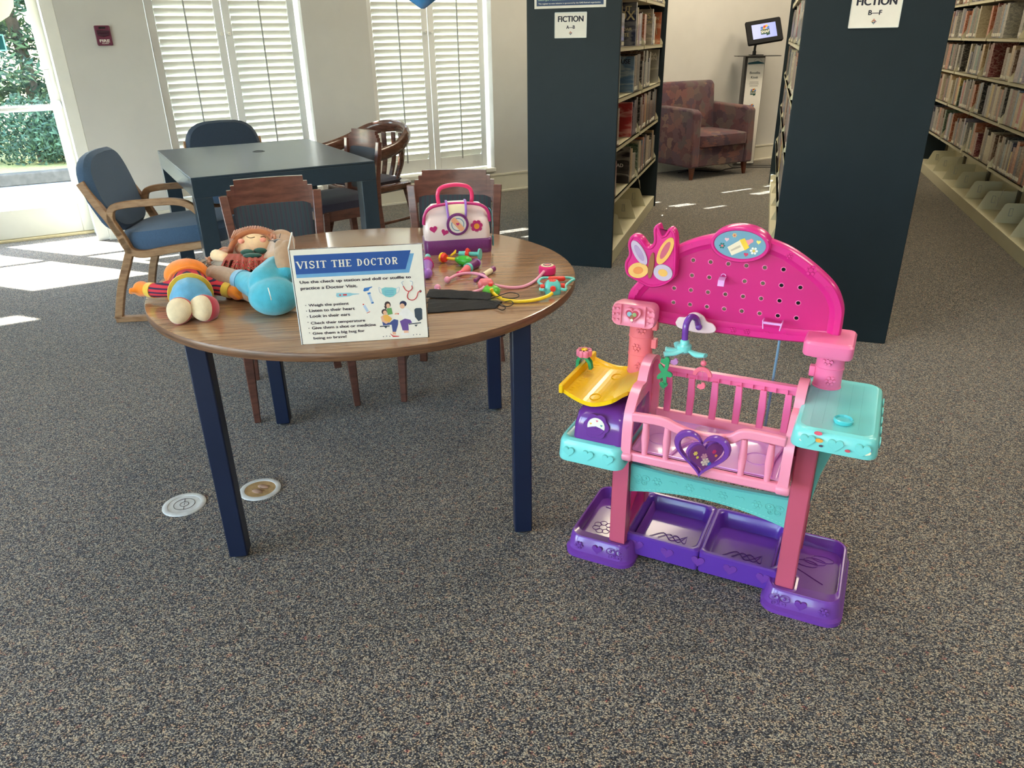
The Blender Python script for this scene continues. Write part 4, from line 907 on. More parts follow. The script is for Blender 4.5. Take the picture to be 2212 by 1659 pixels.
# side trays
def tray(x0, x1, y0, y1, z0, z1, name):
    m = MB(); m.loops([rr(x0,x1,y0,y1,.028,z0),rr(x0-.001,x1+.001,y0-.001,y1+.001,.028,z0+.006),rr(x0+.002,x1-.002,y0+.003,y1-.002,.028,z1-.014),rr(x0+.006,x1-.006,y0+.008,y1-.006,.028,z1-.004),rr(x0+.014,x1-.014,y0+.018,y1-.012,.026,z1),rr(x0+.018,x1-.018,y0+.022,y1-.016,.024,z1-.0018)]); return m.build(name, TEAL, KT, smooth=True)
TR = tray(.200,.387,-.075,.262,.540,.590,'changing_tray')
m = MB(); m.lathe([(.020,0),(.022,.003),(.022,.009),(.019,.011),(.017,.009),(.016,.006)], 26, (.305,-.0,.588)); m.build('button_disc', M('aqua disc',(84,200,208),.3,.03,8,coat=.3), TR, smooth=True)
for k, x in enumerate((.238,.298,.355)): emb(heart(x,.562,.036), -.0755, TEAL, TR, .0045)
for k in range(5): 
    m = MB(); m.prism(heart(-.03+.055*k,.566,.030), .386, .3895, 'yz'); m.build('embossed_heart', TEAL, TR, bev=.001)
gr = MB()
for k in range(5): gr.box(.235+.026*k,.2354+.026*k,-.03,.235,.5880,.5885)
gr.build('plank_groove', M('groove aqua',(92,178,180),.4,.03,8), TR)
for (x,z,c,r_) in ((.258,.587,(232,96,120),.006),(.262,.569,(238,170,74),.006),(.268,.556,(90,70,90),.003),(.226,.563,(240,236,226),.004),(.325,.556,(206,80,96),.004),(.360,.561,(236,226,196),.009),(.366,.568,(120,130,190),.005)):
    m = MB(); m.prism(circ(x,z,r_*1.5,10,r_*.8), -.0795, -.0775, 'xz'); m.build('sticker', M('sticker %d %d %d' % c, c, .5, .05, 40), TR)
TL = tray(-.388,-.203,-.082,.25,.366,.432,'scale_tray')
for k in range(3): emb(heart(-.352+.056*k,.396,.034), -.082, TEAL, TL, .0045)
# toy scale
m = MB(); m.loops([rr(-.352,-.204,-.062,.185,.02,.430),rr(-.350,-.205,-.058,.185,.02,.47),rr(-.345,-.205,-.050,.18,.022,.500),rr(-.336,-.210,-.036,.165,.03,.516),rr(-.31,-.235,-.005,.13,.03,.522)])
SC = m.build('scale_body', PURS, KT, smooth=True)
SF = Matrix.Translation((-.283,-.0605,.478)) @ Matrix.Rotation(math.radians(-7),4,'X')
def sfp(poly, a, b, mat, name, par, bev=.0008):
    m = MB(); m.T = SF; m.prism(poly, a, b, 'xz'); return m.build(name, mat, par, bev=bev)
pl = []
for k in range(64):
    a = 2*PI*k/64; q = .031+.0055*abs(math.cos(3*a)); pl.append((q*math.cos(a), q*math.sin(a)))
sfp(pl, -.003, .004, PURS, 'dial_bezel', SC, .0015); dl = sfp(circ(0,0,.0245,32), -.0038, .0, M('dial white',(236,234,222),.3,.03,20), 'dial', SC)
sfp([(.0245*math.cos(math.radians(195+150*k/16)), .0245*math.sin(math.radians(195+150*k/16))) for k in range(17)]+[(.012,-.002),(0,.001),(-.012,-.002)], -.0046, -.003, PURS, 'dial_cover', SC)
for x,z,c in ((-.015,.006,(240,190,70)),(.015,.005,(70,150,150)),(.002,.016,(232,110,140))): sfp(heart(x,z,.007,16), -.0044,-.0036, M('dial mark %d'%c[0],c,.5,.03,20), 'dial_mark', SC, 0)
sfp(heart(0,-.009,.013,20), -.006, -.004, PURS, 'embossed_heart', SC, .0005)
# weighing pan
m = MB(); L = []; n = 16
for k in range(n+1):
    x = -.388+.172*k/n; t = k/n; z = .553 - .022*math.sin(PI*min(1,t*1.05))+.012*t**3
    ya = -.052+.01*abs(t-.5)*2+.03*max(0,t-.85)/.15; yb = .215-.01*abs(t-.5)*2
    L.append([(x,ya,z-.004),(x,ya,z+.008),(x,ya+.004,z+.006),(x,ya+.010,z),(x,yb-.008,z),(x,yb-.004,z+.006),(x,yb,z+.008),(x,yb,z-.004)])
m.loops(L); PN = m.build('weighing_pan', YEL, KT)
m = MB(); m.prism([(-.05,.549),(-.05,.575),(.214,.575),(.214,.549)], -.398,-.386,'yz'); m.build('pan_rim', YEL, PN, bev=.003)
r = MB()
for k in range(14): r.box(-.380,-.368 if k%3 else -.36,-.035+.017*k,-.0335+.017*k,.549,.5505)
for cx, cy in ((-.31,.0),(-.30,.15),(-.26,.06)): r.tube([(cx+.014*math.cos(2*PI*k/12),cy+.02*math.sin(2*PI*k/12),.534) for k in range(13)],.0013,5)
r.build('relief', YEL, PN, smooth=True)
fl_ = MB(); fx, fy = -.388, .115
fl_.mi = 0
for k in range(7): a = 2*PI*k/7; fl_.lathe([(.0085,.598),(.0095,.600),(.0095,.614),(.0085,.616)],12,(fx+.0135*math.cos(a),fy+.0135*math.sin(a),0))
fl_.mi = 1; fl_.lathe([(.009,.612),(.009,.618),(.006,.620)],14,(fx,fy,0))
fm = fl_.build('flower_slider', [M('flower pink',(238,128,160),.35,.04,20), YEL], PN, smooth=True)
g = MB(); g.T = Matrix.Translation((fx,fy,0)); g.bar([(-.018,0,.560),(-.017,0,.582),(-.008,0,.596),(.006,0,.594),(.018,0,.580),(.022,0,.560)], .016, .010, (0,1,0)); g.lathe([(.005,.59),(.005,.60)],10); g.build('slider_leaf', GRN, PN, bev=.002)
# posts
def post(x, z0, z1, mat, tabside, n):
    m = MB(); h = (z1-z0)/n; P = []
    for k in range(n):
        a = z0+h*k; P += [(.0355,a),(.0355,a+.003),(.034,a+.004),(.0335,a+h-.001)]
    m.lathe(P, 36, (x,.2,0), sx=1.0, sy=.85); po = m.build('post', mat, KT, smooth=True)
    for k in range(n):
        q = MB(); tt = math.radians(-100 if k%2 else -75); 
        q.T = Matrix.Translation((x,.2,z0+h*(k+.5))) @ Matrix.Rotation(tt+PI/2,4,'Z') @ Matrix.Translation((0,-.0315,0)); flower(q, 0,0,.014,-.0010,.004); q.build('embossed_flower', mat, po, bev=.0008)
        t_ = MB(); xs = sorted((x+tabside*.032, x+tabside*.047)); t_.box(xs[0],xs[1],.19,.21,z0+h*(k+.45),z0+h*(k+.45)+.028); t_.build('tab', mat, po, bev=.002)
post(-.250,.432,.703,PINKO,1,5); post(.250,.588,.693,PINKP,-1,2)
# caps
m = MB(); m.loops([[(x,.135,z) for x,z,_ in rr(-.306,-.205,.708,.754,.012,0)],[(x,.128,z) for x,z,_ in rr(-.315,-.196,.700,.762,.018,0)],[(x,.142,z) for x,z,_ in rr(-.317,-.194,.698,.764,.018,0)],[(x,.178,z) for x,z,_ in rr(-.314,-.197,.702,.760,.018,0)]])
CP = m.build('bandage_cap', PINKL, KT, smooth=True)
for xx in (-.290,-.222): m = MB(); m.box(xx,xx+.001,.1262,.135,.702,.760); m.build('seam_relief', PINKL, CP)
m = MB()
for s in (-1,1):
    m = MB()
    for i in range(2):
        for j in range(3): m.prism(circ(-.256+s*(.043+.012*i),.715+.016*j,.0035,10),.1255,.130,'xz')
    m.build('dot_relief', PINKL, CP)
m = MB(); m.prism(heart(-.256,.733,.050,32), .121, .130, 'xz'); m.build('heart_frame', PINKL, CP, bev=.002)
m = MB(); m.prism(heart(-.256,.733,.038,32), .1195, .122, 'xz'); hp = m.build('heart_picture', M('heart print red',(196,60,90),.4,.06,60), CP)
for x,z,r_,c in ((-.263,.738,.007,(140,190,206)),(-.249,.738,.006,(150,180,120)),(-.256,.731,.006,(170,110,80)),(-.256,.722,.004,(240,232,214))):
    m = MB(); m.prism(circ(x,z,r_,12), .1188, .1196, 'xz'); m.build('heart_print', M('print dot %d %d'%(c[0],c[1]), c, .5,.05,40), hp)
m = MB(); m.loops([rr(.186,.297,.128,.255,.014,.690),rr(.183,.300,.124,.258,.016,.696),rr(.183,.300,.124,.258,.016,.722),rr(.188,.295,.130,.253,.014,.728),rr(.196,.287,.138,.245,.012,.7285)]); m.build('post_cap', PINKP, KT, smooth=True)
# back board
out = bez([(.262,.735),(.262,.76),(.258,.80),(.236,.845),(.20,.88),(.145,.918),(.09,.944),(.0,.962),(-.09,.948),(-.167,.915),(-.215,.872),(-.262,.815),(-.291,.775),(-.298,.735)] and [(a,b,0) for a,b in [(.262,.722),(.262,.76),(.258,.80),(.236,.845),(.20,.88),(.145,.918),(.09,.944),(.0,.962),(-.09,.948),(-.167,.915),(-.215,.872),(-.262,.815),(-.291,.775),(-.298,.735)]], 60)
outp = [(p.x,p.y) for p in out]
cxm, czm = -.015, .79
bottom = [(-.298+.56*k/20, .700+.0*k-.012*math.sin(PI*k/20)) for k in range(0,21)]
poly = outp + bottom[0:] 
def shrink(P, d):
    c = []; n = len(P)
    for i in range(n):
        a = Vector(P[i-1]); b = Vector(P[i]); e = Vector(P[(i+1)%n]); t = (e-a); t = t.normalized() if t.length > 1e-7 else Vector((1,0)); nn = Vector((-t.y,t.x))
        c.append((b.x+nn.x*d, b.y+nn.y*d))
    return c
# orientation check so that shrinking goes inwards
ar = sum(poly[i-1][0]*poly[i][1]-poly[i][0]*poly[i-1][1] for i in range(len(poly)))
if ar < 0: poly = poly[::-1]
m = MB(); y = .20
m.loops([[(a,y+.030,b) for a,b in poly],[(a,y+.004,b) for a,b in poly],[(a,y-.002,b) for a,b in shrink(poly,.005)],[(a,y-.002,b) for a,b in shrink(poly,.020)],[(a,y+.004,b) for a,b in shrink(poly,.026)],[(a,y+.008,b) for a,b in shrink(poly,.034)],[(a,y+.024,b) for a,b in shrink(poly,.036)],[(a,y+.030,b) for a,b in shrink(poly,.034)]], False, False)
BD = m.build('board_rim', PINK, KT, smooth=True)
def ztop(x):
    P = sorted(p for p in outp); 
    for a, b in zip(P[:-1],P[1:]):
        if a[0] <= x <= b[0] and b[0] > a[0]: return a[1]+(b[1]-a[1])*(x-a[0])/(b[0]-a[0])
    return .76
xi_ = [.232-.500*k/36 for k in range(37)]
inner_ = [(x, max(ztop(x+(.012 if x > .1 else -.012 if x < -.1 else 0))-.030, .735)) for x in xi_]
inner_ = [(.232,.722)] + inner_ + [(-.268,.722)]
pm = MB(); pm.prism(inner_, y+.010, y+.0125, 'xz'); pan = pm.build('peg_panel', M('peg panel pink',(206,34,124),.3,.03,6,coat=.25), KT)
cut = MB(); PEG = []
for r_, (z, x0, n_) in enumerate(((.879,-.124,6),(.8375,-.1695,8),(.7965,-.169,8),(.756,-.168,8))):
    for k in range(n_):
        x = x0+.0457*k
        if (r_,k) == (1,3): continue
        PEG.append((x,z)); cut.lathe([(.0042,-.02),(.0042,.02)],14,(0,0,0)) if False else None
        q = Matrix.Translation((x,y+.013,z)) @ Matrix.Rotation(PI/2,4,'X'); cut.T = q; cut.lathe([(.0052,-.02),(.0052,.02)],14)
for ob_ in (pan,):
    b_m = bmesh.new(); b_m.from_mesh(ob_.data); bmesh.ops.recalc_face_normals(b_m, faces=b_m.faces)
    if b_m.calc_volume(signed=True) < 0: bmesh.ops.reverse_faces(b_m, faces=b_m.faces)
    b_m.to_mesh(ob_.data); b_m.free()
co = cut.build('cut', PINK, KT)
b_m = bmesh.new(); b_m.from_mesh(co.data)
if b_m.calc_volume(signed=True) < 0: bmesh.ops.reverse_faces(b_m, faces=b_m.faces)
b_m.to_mesh(co.data); b_m.free(); bo = pan.modifiers.new('h','BOOLEAN'); bo.operation = 'DIFFERENCE'; bo.object = co; bo.solver = 'EXACT'
bpy.context.view_layer.update(); me = bpy.data.meshes.new_from_object(pan.evaluated_get(bpy.context.evaluated_depsgraph_get())); pan.modifiers.clear(); pan.data = me; bpy.data.objects.remove(co)
for x, z in PEG:
    q = MB(); q.T = Matrix.Translation((x,y+.010,z)) @ Matrix.Rotation(PI/2,4,'X'); q.lathe([(.0052,0),(.0052,.0008),(.0062,.0007),(.0070,0)],16,caps=False); q.build('peg_rim', M('rim pale pink',(240,120,180),.3,.03,6), pan, smooth=True)
for k,(x,z) in enumerate(((-.235,.838),(-.135,.918),(.115,.918),(.215,.845),(-.15,.7075),(-.06,.7045),(.035,.7045),(.13,.7075),(-.20,.710),(-.10,.7055),(.0,.704),(.085,.706))):
    (emb(heart(x,z,.016), y-.002, PINK, BD, .0015) if k%2 else embflower(x,z,.009,y-.002,PINK,BD))
emb(heart(-.272,.775,.022,rot=.4), y-.002, PINK, BD, .0015); embflower(-.175,.892,.015,y-.002,PINK,BD); embflower(.170,.888,.015,y-.002,PINK,BD)
# oval sign
m = MB(); oc = (-.005,.938); 
def ov(s, yy, d=0): return [(oc[0]+(.074*s+d)*math.cos(2*PI*k/48), yy, oc[1]+(.046*s+d)*math.sin(2*PI*k/48)) for k in range(48)]
m.loops([ov(1,.225),ov(1,.185),ov(1,.180,-.003),ov(1,.180,-.008),ov(1,.184,-.011)]); OS = m.build('oval_sign', PINK, KT, smooth=True)
def pic(poly, layer, c, name='picture', par=None, nm=None):
    m = MB(); m.prism(poly, .1832-layer*.0005, .1845-layer*.0005, 'xz'); return m.build(name, M('oval print %d %d %d'%c, c, .4, .04, 40), par or OS)
pic([(a,c) for a,b,c in ov(1,0,-.0105)], 1, (112,160,184), 'picture_ground')
def rp(P, x, z, a): return [(x+px*math.cos(a)-pz*math.sin(a), z+px*math.sin(a)+pz*math.cos(a)) for px,pz in P]
A_ = math.radians(32)
pic(rp([(-.024,-.012),(.012,-.014),(.012,.014),(-.024,.012)],-.008,.932,A_),2,(236,222,196)); pic(rp([(-.020,-.002),(.006,-.003),(.006,.003),(-.020,.002)],-.008,.932,A_),3,(200,184,160))
pic(rp([(.011,-.015),(.024,-.013),(.024,.013),(.011,.015)],-.008,.932,A_),3,(240,200,60)); pic(rp([(.024,-.008),(.031,-.005),(.038,-.005),(.041,0),(.038,.005),(.031,.005),(.024,.008)],-.008,.932,A_),3,(240,150,160))
for x,z,c in ((-.038,.948,(236,190,196)),(.040,.948,(240,226,120)),(.013,.914,(214,56,96))): pic(heart(x,z,.012,18),2,c)
for x,z,r_,c,c2 in ((-.048,.932,.008,(36,110,104),(232,110,110)),(-.020,.961,.006,(236,180,110),(206,90,60)),(.031,.926,.010,(240,238,224),(226,196,90))):
    m = MB(); flower(m,x,z,r_,.1822,.1835); m.build('picture', M('oval print %d %d %d'%c,c,.4,.04,40), OS); pic(circ(x,z,r_*.35,10),4,c2)
# plain butterfly plaque on the left corner
def blob(pts): return [(p.x,p.y) for p in bez([(a,b,0) for a,b in pts+[pts[0]]], 90)][:-1]
bp_ = blob([(-.262,.812),(-.228,.800),(-.190,.810),(-.163,.835),(-.160,.87),(-.163,.92),(-.170,.955),(-.186,.966),(-.202,.945),(-.215,.972),(-.228,.960),(-.226,.925),(-.240,.912),(-.262,.935),(-.285,.938),(-.296,.915),(-.292,.885),(-.302,.860),(-.295,.828)])
m = MB(); a0 = sum(bp_[i-1][0]*bp_[i][1]-bp_[i][0]*bp_[i-1][1] for i in range(len(bp_)))
if a0 < 0: bp_ = bp_[::-1]
m.loops([[(a,.206,b) for a,b in bp_],[(a,.180,b) for a,b in bp_],[(a,.176,b) for a,b in shrink(bp_,.003)],[(a,.176,b) for a,b in shrink(bp_,.006)],[(a,.179,b) for a,b in shrink(bp_,.009)]]); PQ = m.build('butterfly_plaque', PINK, KT, smooth=True)
def pq(poly, layer, c): 
    m = MB(); m.prism(poly, .1755-layer*.0006, .1792, 'xz'); m.build('picture', M('plaque print %d %d %d'%c, c, .4, .05, 40), PQ)
def ell(x,z,a,b,t,n=24): return rp([(a*math.cos(2*PI*k/n),b*math.sin(2*PI*k/n)) for k in range(n)],x,z,t)
pq(ell(-.262,.893,.037,.015,-1.0),1,(200,182,206)); pq(ell(-.262,.893,.024,.008,-1.0),2,(176,150,190)); pq(ell(-.192,.905,.040,.016,1.15),1,(240,186,96)); pq(ell(-.192,.907,.026,.008,1.15),2,(206,96,120))
pq(ell(-.262,.845,.028,.021,.25),1,(242,192,110)); pq(ell(-.262,.845,.014,.010,.25),2,(236,150,80)); pq(ell(-.194,.846,.026,.022,-.2),1,(200,182,206)); pq(ell(-.194,.846,.013,.010,-.2),2,(240,186,96)); pq(ell(-.227,.862,.036,.0075,1.5),3,(150,96,60))
# purple hooks on the panel
m = MB(); m.bar([(-.041,.210,.842),(-.041,.196,.845),(-.041,.184,.840),(-.041,.179,.826)],.017,.0028,(1,0,0)); m.tube([(-.041+.006*math.cos(PI*k/10),.206,.846+.006*math.sin(PI*k/10)) for k in range(11)],.0014,6); m.build('peg_hook', LAV, KT, bev=.0008)
m = MB(); m.bar([(.075,.20,.745),(.075,.178,.745),(.078,.176,.728)],.003,.010,(1,0,0)); m.bar([(.122,.20,.745),(.122,.178,.745),(.119,.176,.728)],.003,.010,(1,0,0)); m.box(.075,.122,.175,.181,.741,.747); m.build('peg_shelf_hook', LAV, KT, bev=.001)
# mobile
MBX = MB()
cl = blob([(-.150,.712),(-.142,.728),(-.124,.731),(-.112,.744),(-.094,.748),(-.076,.740),(-.066,.727),(-.050,.722),(-.040,.708),(-.052,.696),(-.085,.692),(-.12,.695),(-.142,.700)])
MBX.prism(cl, .172, .180, 'xz'); MO = MBX.build('mobile_cloud', LAVW, KT, bev=.003)
m = MB(); m.tube(bez([(-.088,.172,.716),(-.090,.150,.740),(-.100,.128,.750),(-.106,.112,.735),(-.106,.108,.705),(-.105,.106,.686)],20), .0085, 14); m.ball((-.084,.165,.712),.009,12,8); m.build('mobile_arm', M('arm purple',(112,58,160),.25,.03,6,coat=.5), MO, smooth=True)
hub = (-.105,.106); m = MB(); m.lathe([(.009,.694),(.012,.690),(.012,.683),(.019,.679),(.020,.664),(.014,.658),(.008,.656)],24,(hub[0],hub[1],0)); HB = m.build('mobile_hub', TEAL, MO, smooth=True)
for a, L_ in ((-20,.066),(200,.048),(128,.046),(245,.0)):
    if not L_: continue
    a = math.radians(a); q = MB(); dx, dy = math.cos(a), math.sin(a)
    q.tube(bez([(hub[0]+dx*.012,hub[1]+dy*.012,.668),(hub[0]+dx*L_*.6,hub[1]+dy*L_*.6,.662),(hub[0]+dx*L_,hub[1]+dy*L_,.667)],8),[.007,.0075,.009,.011,.0115,.012,.011,.010,.009][:9][:len(bez([(0,0,0),(0,0,1),(0,0,2)],8))],12,True,(.6,1.1)); q.build('mobile_petal', TEAL, HB, smooth=True)
def hang(ax, ay, items, nm):
    s = MB(); s.tube([(ax,ay,.664),(ax,ay,items[-1][1])],.0006,5); so = s.build('string', M('string pink',(200,120,140),.5,.03,20), MO)
    for kind, z, sz, mt in items:
        q = MB()
        if kind == 'heart': q.prism(heart(ax,z,sz), ay-.003, ay+.003,'xz')
        elif kind == 'ball': q.ball((ax,ay,z),(sz,.006,sz),14,8)
        elif kind == 'cloud': q.prism([(ax+px*sz,z+pz*sz) for px,pz in [(-.5,-.3),(-.45,.1),(-.1,.15),(.05,.45),(.35,.4),(.5,.05),(.4,-.3),(0,-.5)]], ay-.003, ay+.003,'xz')
        elif kind == 'leaf':
            P = []
            for k in range(40):
                a = 2*PI*k/40; r_ = sz*(.36+.16*math.cos(5*a+.5)); P.append((ax+r_*math.cos(a)*.9, z+r_*math.sin(a)*1.45))
            q.prism(P, ay-.003, ay+.003,'xz')
        elif kind == 'arc': q.bar([(ax+sz*math.cos(PI*k/14),ay,z+sz*math.sin(PI*k/14)) for k in range(15)], .006,.011,(0,1,0))
        q.build('mobile_'+{'heart':'heart','ball':'ball','cloud':'cloud_charm','leaf':'leaf','arc':'rainbow'}[kind], mt, so, bev=.0012)
CORAL = M('charm coral',(240,116,140),.35,.04,20,coat=.2)
a_ = math.radians(200); hang(hub[0]-.040,hub[1]-.030,[('cloud',.640,.026,GRN),('leaf',.603,.048,GRN),('heart',.566,.024,GRN)],'g')
q = MB(); q.tube(bez([(hub[0],hub[1]-.01,.668),(hub[0]-.02,hub[1]-.022,.660),(hub[0]-.044,hub[1]-.034,.658)],8),.010,12,True,(.6,1.1)); q.build('mobile_petal', TEAL, HB, smooth=True)
a_ = math.radians(-20); hang(hub[0]+.058,hub[1]-.020,[('ball',.644,.008,CORAL),('arc',.608,.020,CORAL),('cloud',.580,.022,CORAL)],'p')
a_ = math.radians(128); hang(hub[0]-.030,hub[1]+.03,[('ball',.640,.009,LAV),('cloud',.615,.022,LAV)],'l')
# ---- crib
CR = None
m = MB(); m.loops([rr(-.192,.192,-.045,.192,.02,.404),rr(-.192,.192,-.045,.192,.02,.418),rr(-.186,.186,-.038,.186,.02,.418),rr(-.180,.180,-.032,.18,.02,.412)]); CR = m.build('crib_base', LAV, KT, smooth=True)
m = MB(); m.box(-.195,.198,-.058,-.036,.392,.418); m.build('crib_front_sill', PINKL, CR, bev=.005)
m = MB(); m.box(-.190,.192,.182,.200,.405,.440); m.build('crib_back_sill', PINKL, CR, bev=.004)
m = MB(); m.bar(bez([(-.190,-.047,.521),(-.15,-.047,.523),(-.105,-.047,.523),(-.075,-.047,.513),(-.03,-.047,.503),(.03,-.047,.505),(.065,-.047,.514),(.09,-.047,.532),(.13,-.047,.535),(.192,-.047,.533)],50), .018,.024,(0,1,0)); m.build('crib_front_rail', PINKL, CR, bev=.004)
for k, x in enumerate((-.152,-.095,.096,.160)):
    m = MB(); m.lathe([(.0085,.415),(.0075,.425),(.0105,.465),(.0085,.505),(.0075,.52)],16,(x,-.047,0)); m.build('crib_spindle', PINKL, CR, smooth=True)
m = MB(); m.box(-.188,.19,.180,.197,.565,.578); m.box(-.188,.19,.190,.194,.548,.565); 
for k in range(12): m.box(-.17+.03*k,-.168+.03*k,.181,.192,.55,.566)
m.build('crib_back_rail', PINKP, CR, bev=.0015)
for k in range(6):
    x = -.158+.0645*k; m = MB(); m.bar([(x,.188,.437),(x+.001,.188,.50),(x,.188,.552)], .012, [.018,.020,.017], (0,1,0)); m.build('crib_spindle', PINKP, CR, bev=.002)
def endp(x0, x1, s):
    prof = [(p.x,p.y) for p in bez([(a,b,0) for a,b in [(-.060,.392),(-.062,.43),(-.060,.48),(-.048,.530),(-.020,.562),(.015,.580),(.045,.578),(.055,.578)]],28)] + [(p.x,p.y) for p in bez([(a,b,0) for a,b in [(.058,.585),(.072,.606),(.10,.622),(.135,.624),(.170,.612),(.192,.590),(.202,.55),(.202,.45),(.198,.392)]],30)]
    ar = sum(prof[i-1][0]*prof[i][1]-prof[i][0]*prof[i-1][1] for i in range(len(prof)))
    if ar < 0: prof = prof[::-1]
    m = MB(); inn = shrink(prof,.012)
    m.loops([[(x0,a,b) for a,b in prof],[(x1,a,b) for a,b in prof],[(x1,a,b) for a,b in inn],[(x0,a,b) for a,b in inn],[(x0,a,b) for a,b in prof]], False, False); e = m.build('crib_end', PINKL, CR, bev=.002)
    m = MB(); xm = x0+.003 if s < 0 else x1-.006; m.prism(inn, xm, xm+.003, 'yz'); m.build('end_infill', M('rose tinted panel',(232,132,178),.15,.03,6,coat=.5), e)
    m = MB(); m.T = Matrix.Translation(((x0+x1)/2,-.052,.405)) @ Matrix.Rotation(PI/2,4,'Y'); m.lathe([(.012,-.016),(.015,-.012),(.015,.012),(.012,.016)],20); m.build('corner_knuckle', PINKL, e, smooth=True)
endp(-.212,-.186,-1); endp(.188,.212,1)
m = MB(); m.loops([rr(-.06,.0,.09,.155,.014,.413),rr(-.062,.002,.088,.157,.014,.422),rr(-.056,-.004,.094,.151,.014,.429)]); m.build('crib_pillow', M('lilac pad',(206,156,214),.3,.03,6,coat=.3), CR, smooth=True)
m = MB()
for cx in (-.14,.12): m.tube([(cx+.03*math.cos(2*PI*k/20),.06+.03*math.sin(2*PI*k/20),.413) for k in range(21)],.001,5)
m.tube(bez([(.165,-.02,.413),(.160,.05,.417),(.170,.12,.416),(.172,.15,.413)],12),.004,8); m.tube(bez([(-.15,-.025,.413),(-.05,-.028,.416),(.06,-.028,.416),(.155,-.022,.413)],16),.003,8); m.tube(bez([(-.09,-.02,.413),(-.075,.04,.416),(-.055,.08,.414)],8),.004,8); m.build('mattress_relief', LAV, CR, smooth=True)
# spinning heart
H = (0.0,.466); yv = -.072
def hr(w, yy): return [(a,yy,b) for a,b in heart(H[0],H[1]-.004,w,48)]
m = MB(); m.loops([hr(.150,yv+.006),hr(.150,yv-.002),hr(.143,yv-.006),hr(.122,yv-.006),hr(.116,yv-.002),hr(.116,yv+.006),hr(.150,yv+.006)], False, False); HR = m.build('heart_ring', PUR, CR, smooth=True)
Tm = Matrix.Translation((H[0]+.008,yv,H[1]-.006)) @ Matrix.Rotation(math.radians(38),4,'Z')
m = MB(); m.T = Tm; m.prism(heart(0,0,.104,40), -.005, .005, 'xz'); HD = m.build('spinning_heart', PUR, HR, bev=.0015)
m = MB(); m.T = Tm; m.prism(heart(0,0,.094,40), -.0062, -.004, 'xz'); m.build('heart_picture', M('mauve print',(126,62,128),.35,.05,40), HD)
for x,z,r_,c in ((-.028,.018,.006,(240,214,110)),(-.022,.006,.004,(228,210,90)),(.022,.016,.006,(214,60,110)),(.028,.004,.004,(236,150,70)),(.0,-.010,.012,(226,206,190)),(.012,-.018,.006,(70,120,190)),(-.004,.006,.009,(214,150,170))):
    m = MB(); m.T = Tm; flower(m,x,z,r_,-.0072,-.006); m.build('heart_print', M('print bloom %d %d'%(c[0],c[1]),c,.5,.05,40), HD)
m = MB(); m.box(-.006,.006,yv,-.05,.44,.455); m.build('heart_axle', PUR, CR)
# pale blue rod seen behind the crib
m = MB(); m.tube([(.118,.225,.69),(.112,.225,.40),(.108,.225,.36)],.0035,8); m.build('support_rod', M('slate blue rod',(110,150,178),.4,.03,10), KT, smooth=True)
# ---------------------------------------------------------------- acrylic sign holder on the round table
a_, b_ = at(655,745,TZ), at(925,729,TZ); d_ = (b_-a_).normalized(); SGA = math.atan2(d_.y,d_.x)
SG = thing('sign_holder', 'clear acrylic stand with the VISIT THE DOCTOR sheet on the round table', 'sign', (a_.x,a_.y,TZ), SGA)
m = MB(); m.box(-.002,.312,.0014,.0030,0,.241); m.box(-.002,.312,.0030,.0034,0,.241); 
m.loops([[(-.002,.004,.241),(.312,.004,.241),(.312,.095,.215),(-.002,.095,.215)],[(-.002,.0055,.2425),(.312,.0055,.2425),(.312,.0965,.2165),(-.002,.0965,.2165)]]) if False else None
m.box(-.002,.312,.003,.085,0,.002)
AC2 = m.build('acrylic_stand', GLASS, SG)
m = MB(); m.loops([[(-.003,.003,.0),(-.003,.003,.243),(-.003,.080,.262),(-.003,.083,.0)],[(-.0015,.003,.0),(-.0015,.003,.243),(-.0015,.080,.262),(-.0015,.083,.0)]]); m.build('side_fin', GLASS, SG)
m = MB(); m.bar([(-.003,.003,.242),(-.003,.080,.262)],.003,.003); m.bar([(-.003,.001,0),(-.003,.001,.243)],.002,.002); m.bar([(-.003,.080,.262),(-.003,.083,.17)],.002,.002); m.build('polished_edge', M('acrylic edge white',(232,240,240),.15,.02,10), SG)
m = MB(); m.box(0,.309,.0,.0012,.001,.239); SH = m.build('paper_sheet', M('sheet paper',(240,234,222),.55,.02,60), SG)
def SP(poly, layer, mat, name='print'):
    m = MB(); m.prism(poly, -.0002-layer*.00025, -.0001, 'xz'); return m.build(name, mat, SH)
def pm_(name, c): return M('ink '+name, c, .55, .03, 60)
NV = pm_('banner navy',(42,84,156)); LB = pm_('banner sky',(112,168,212)); CRM = pm_('banner cream',(240,234,220)); TXT = pm_('text plum',(48,40,58))
SP([(.007,.171),(.274,.171),(.289,.218),(.007,.218)],0,LB,'banner_shadow'); SP([(.007,.180),(.266,.180),(.2815,.226),(.007,.226)],1,NV,'banner')
TXM = Matrix.Rotation(PI/2,4,'X')
def tx(body, x, z, w, h, mat=TXT, layer=.0009, bold=.022, nm='lettering'):
    return text(body, w, mat, SH, Matrix.Translation((x,0,z)) @ TXM, name=nm, bold=bold, height=h, depth=layer)
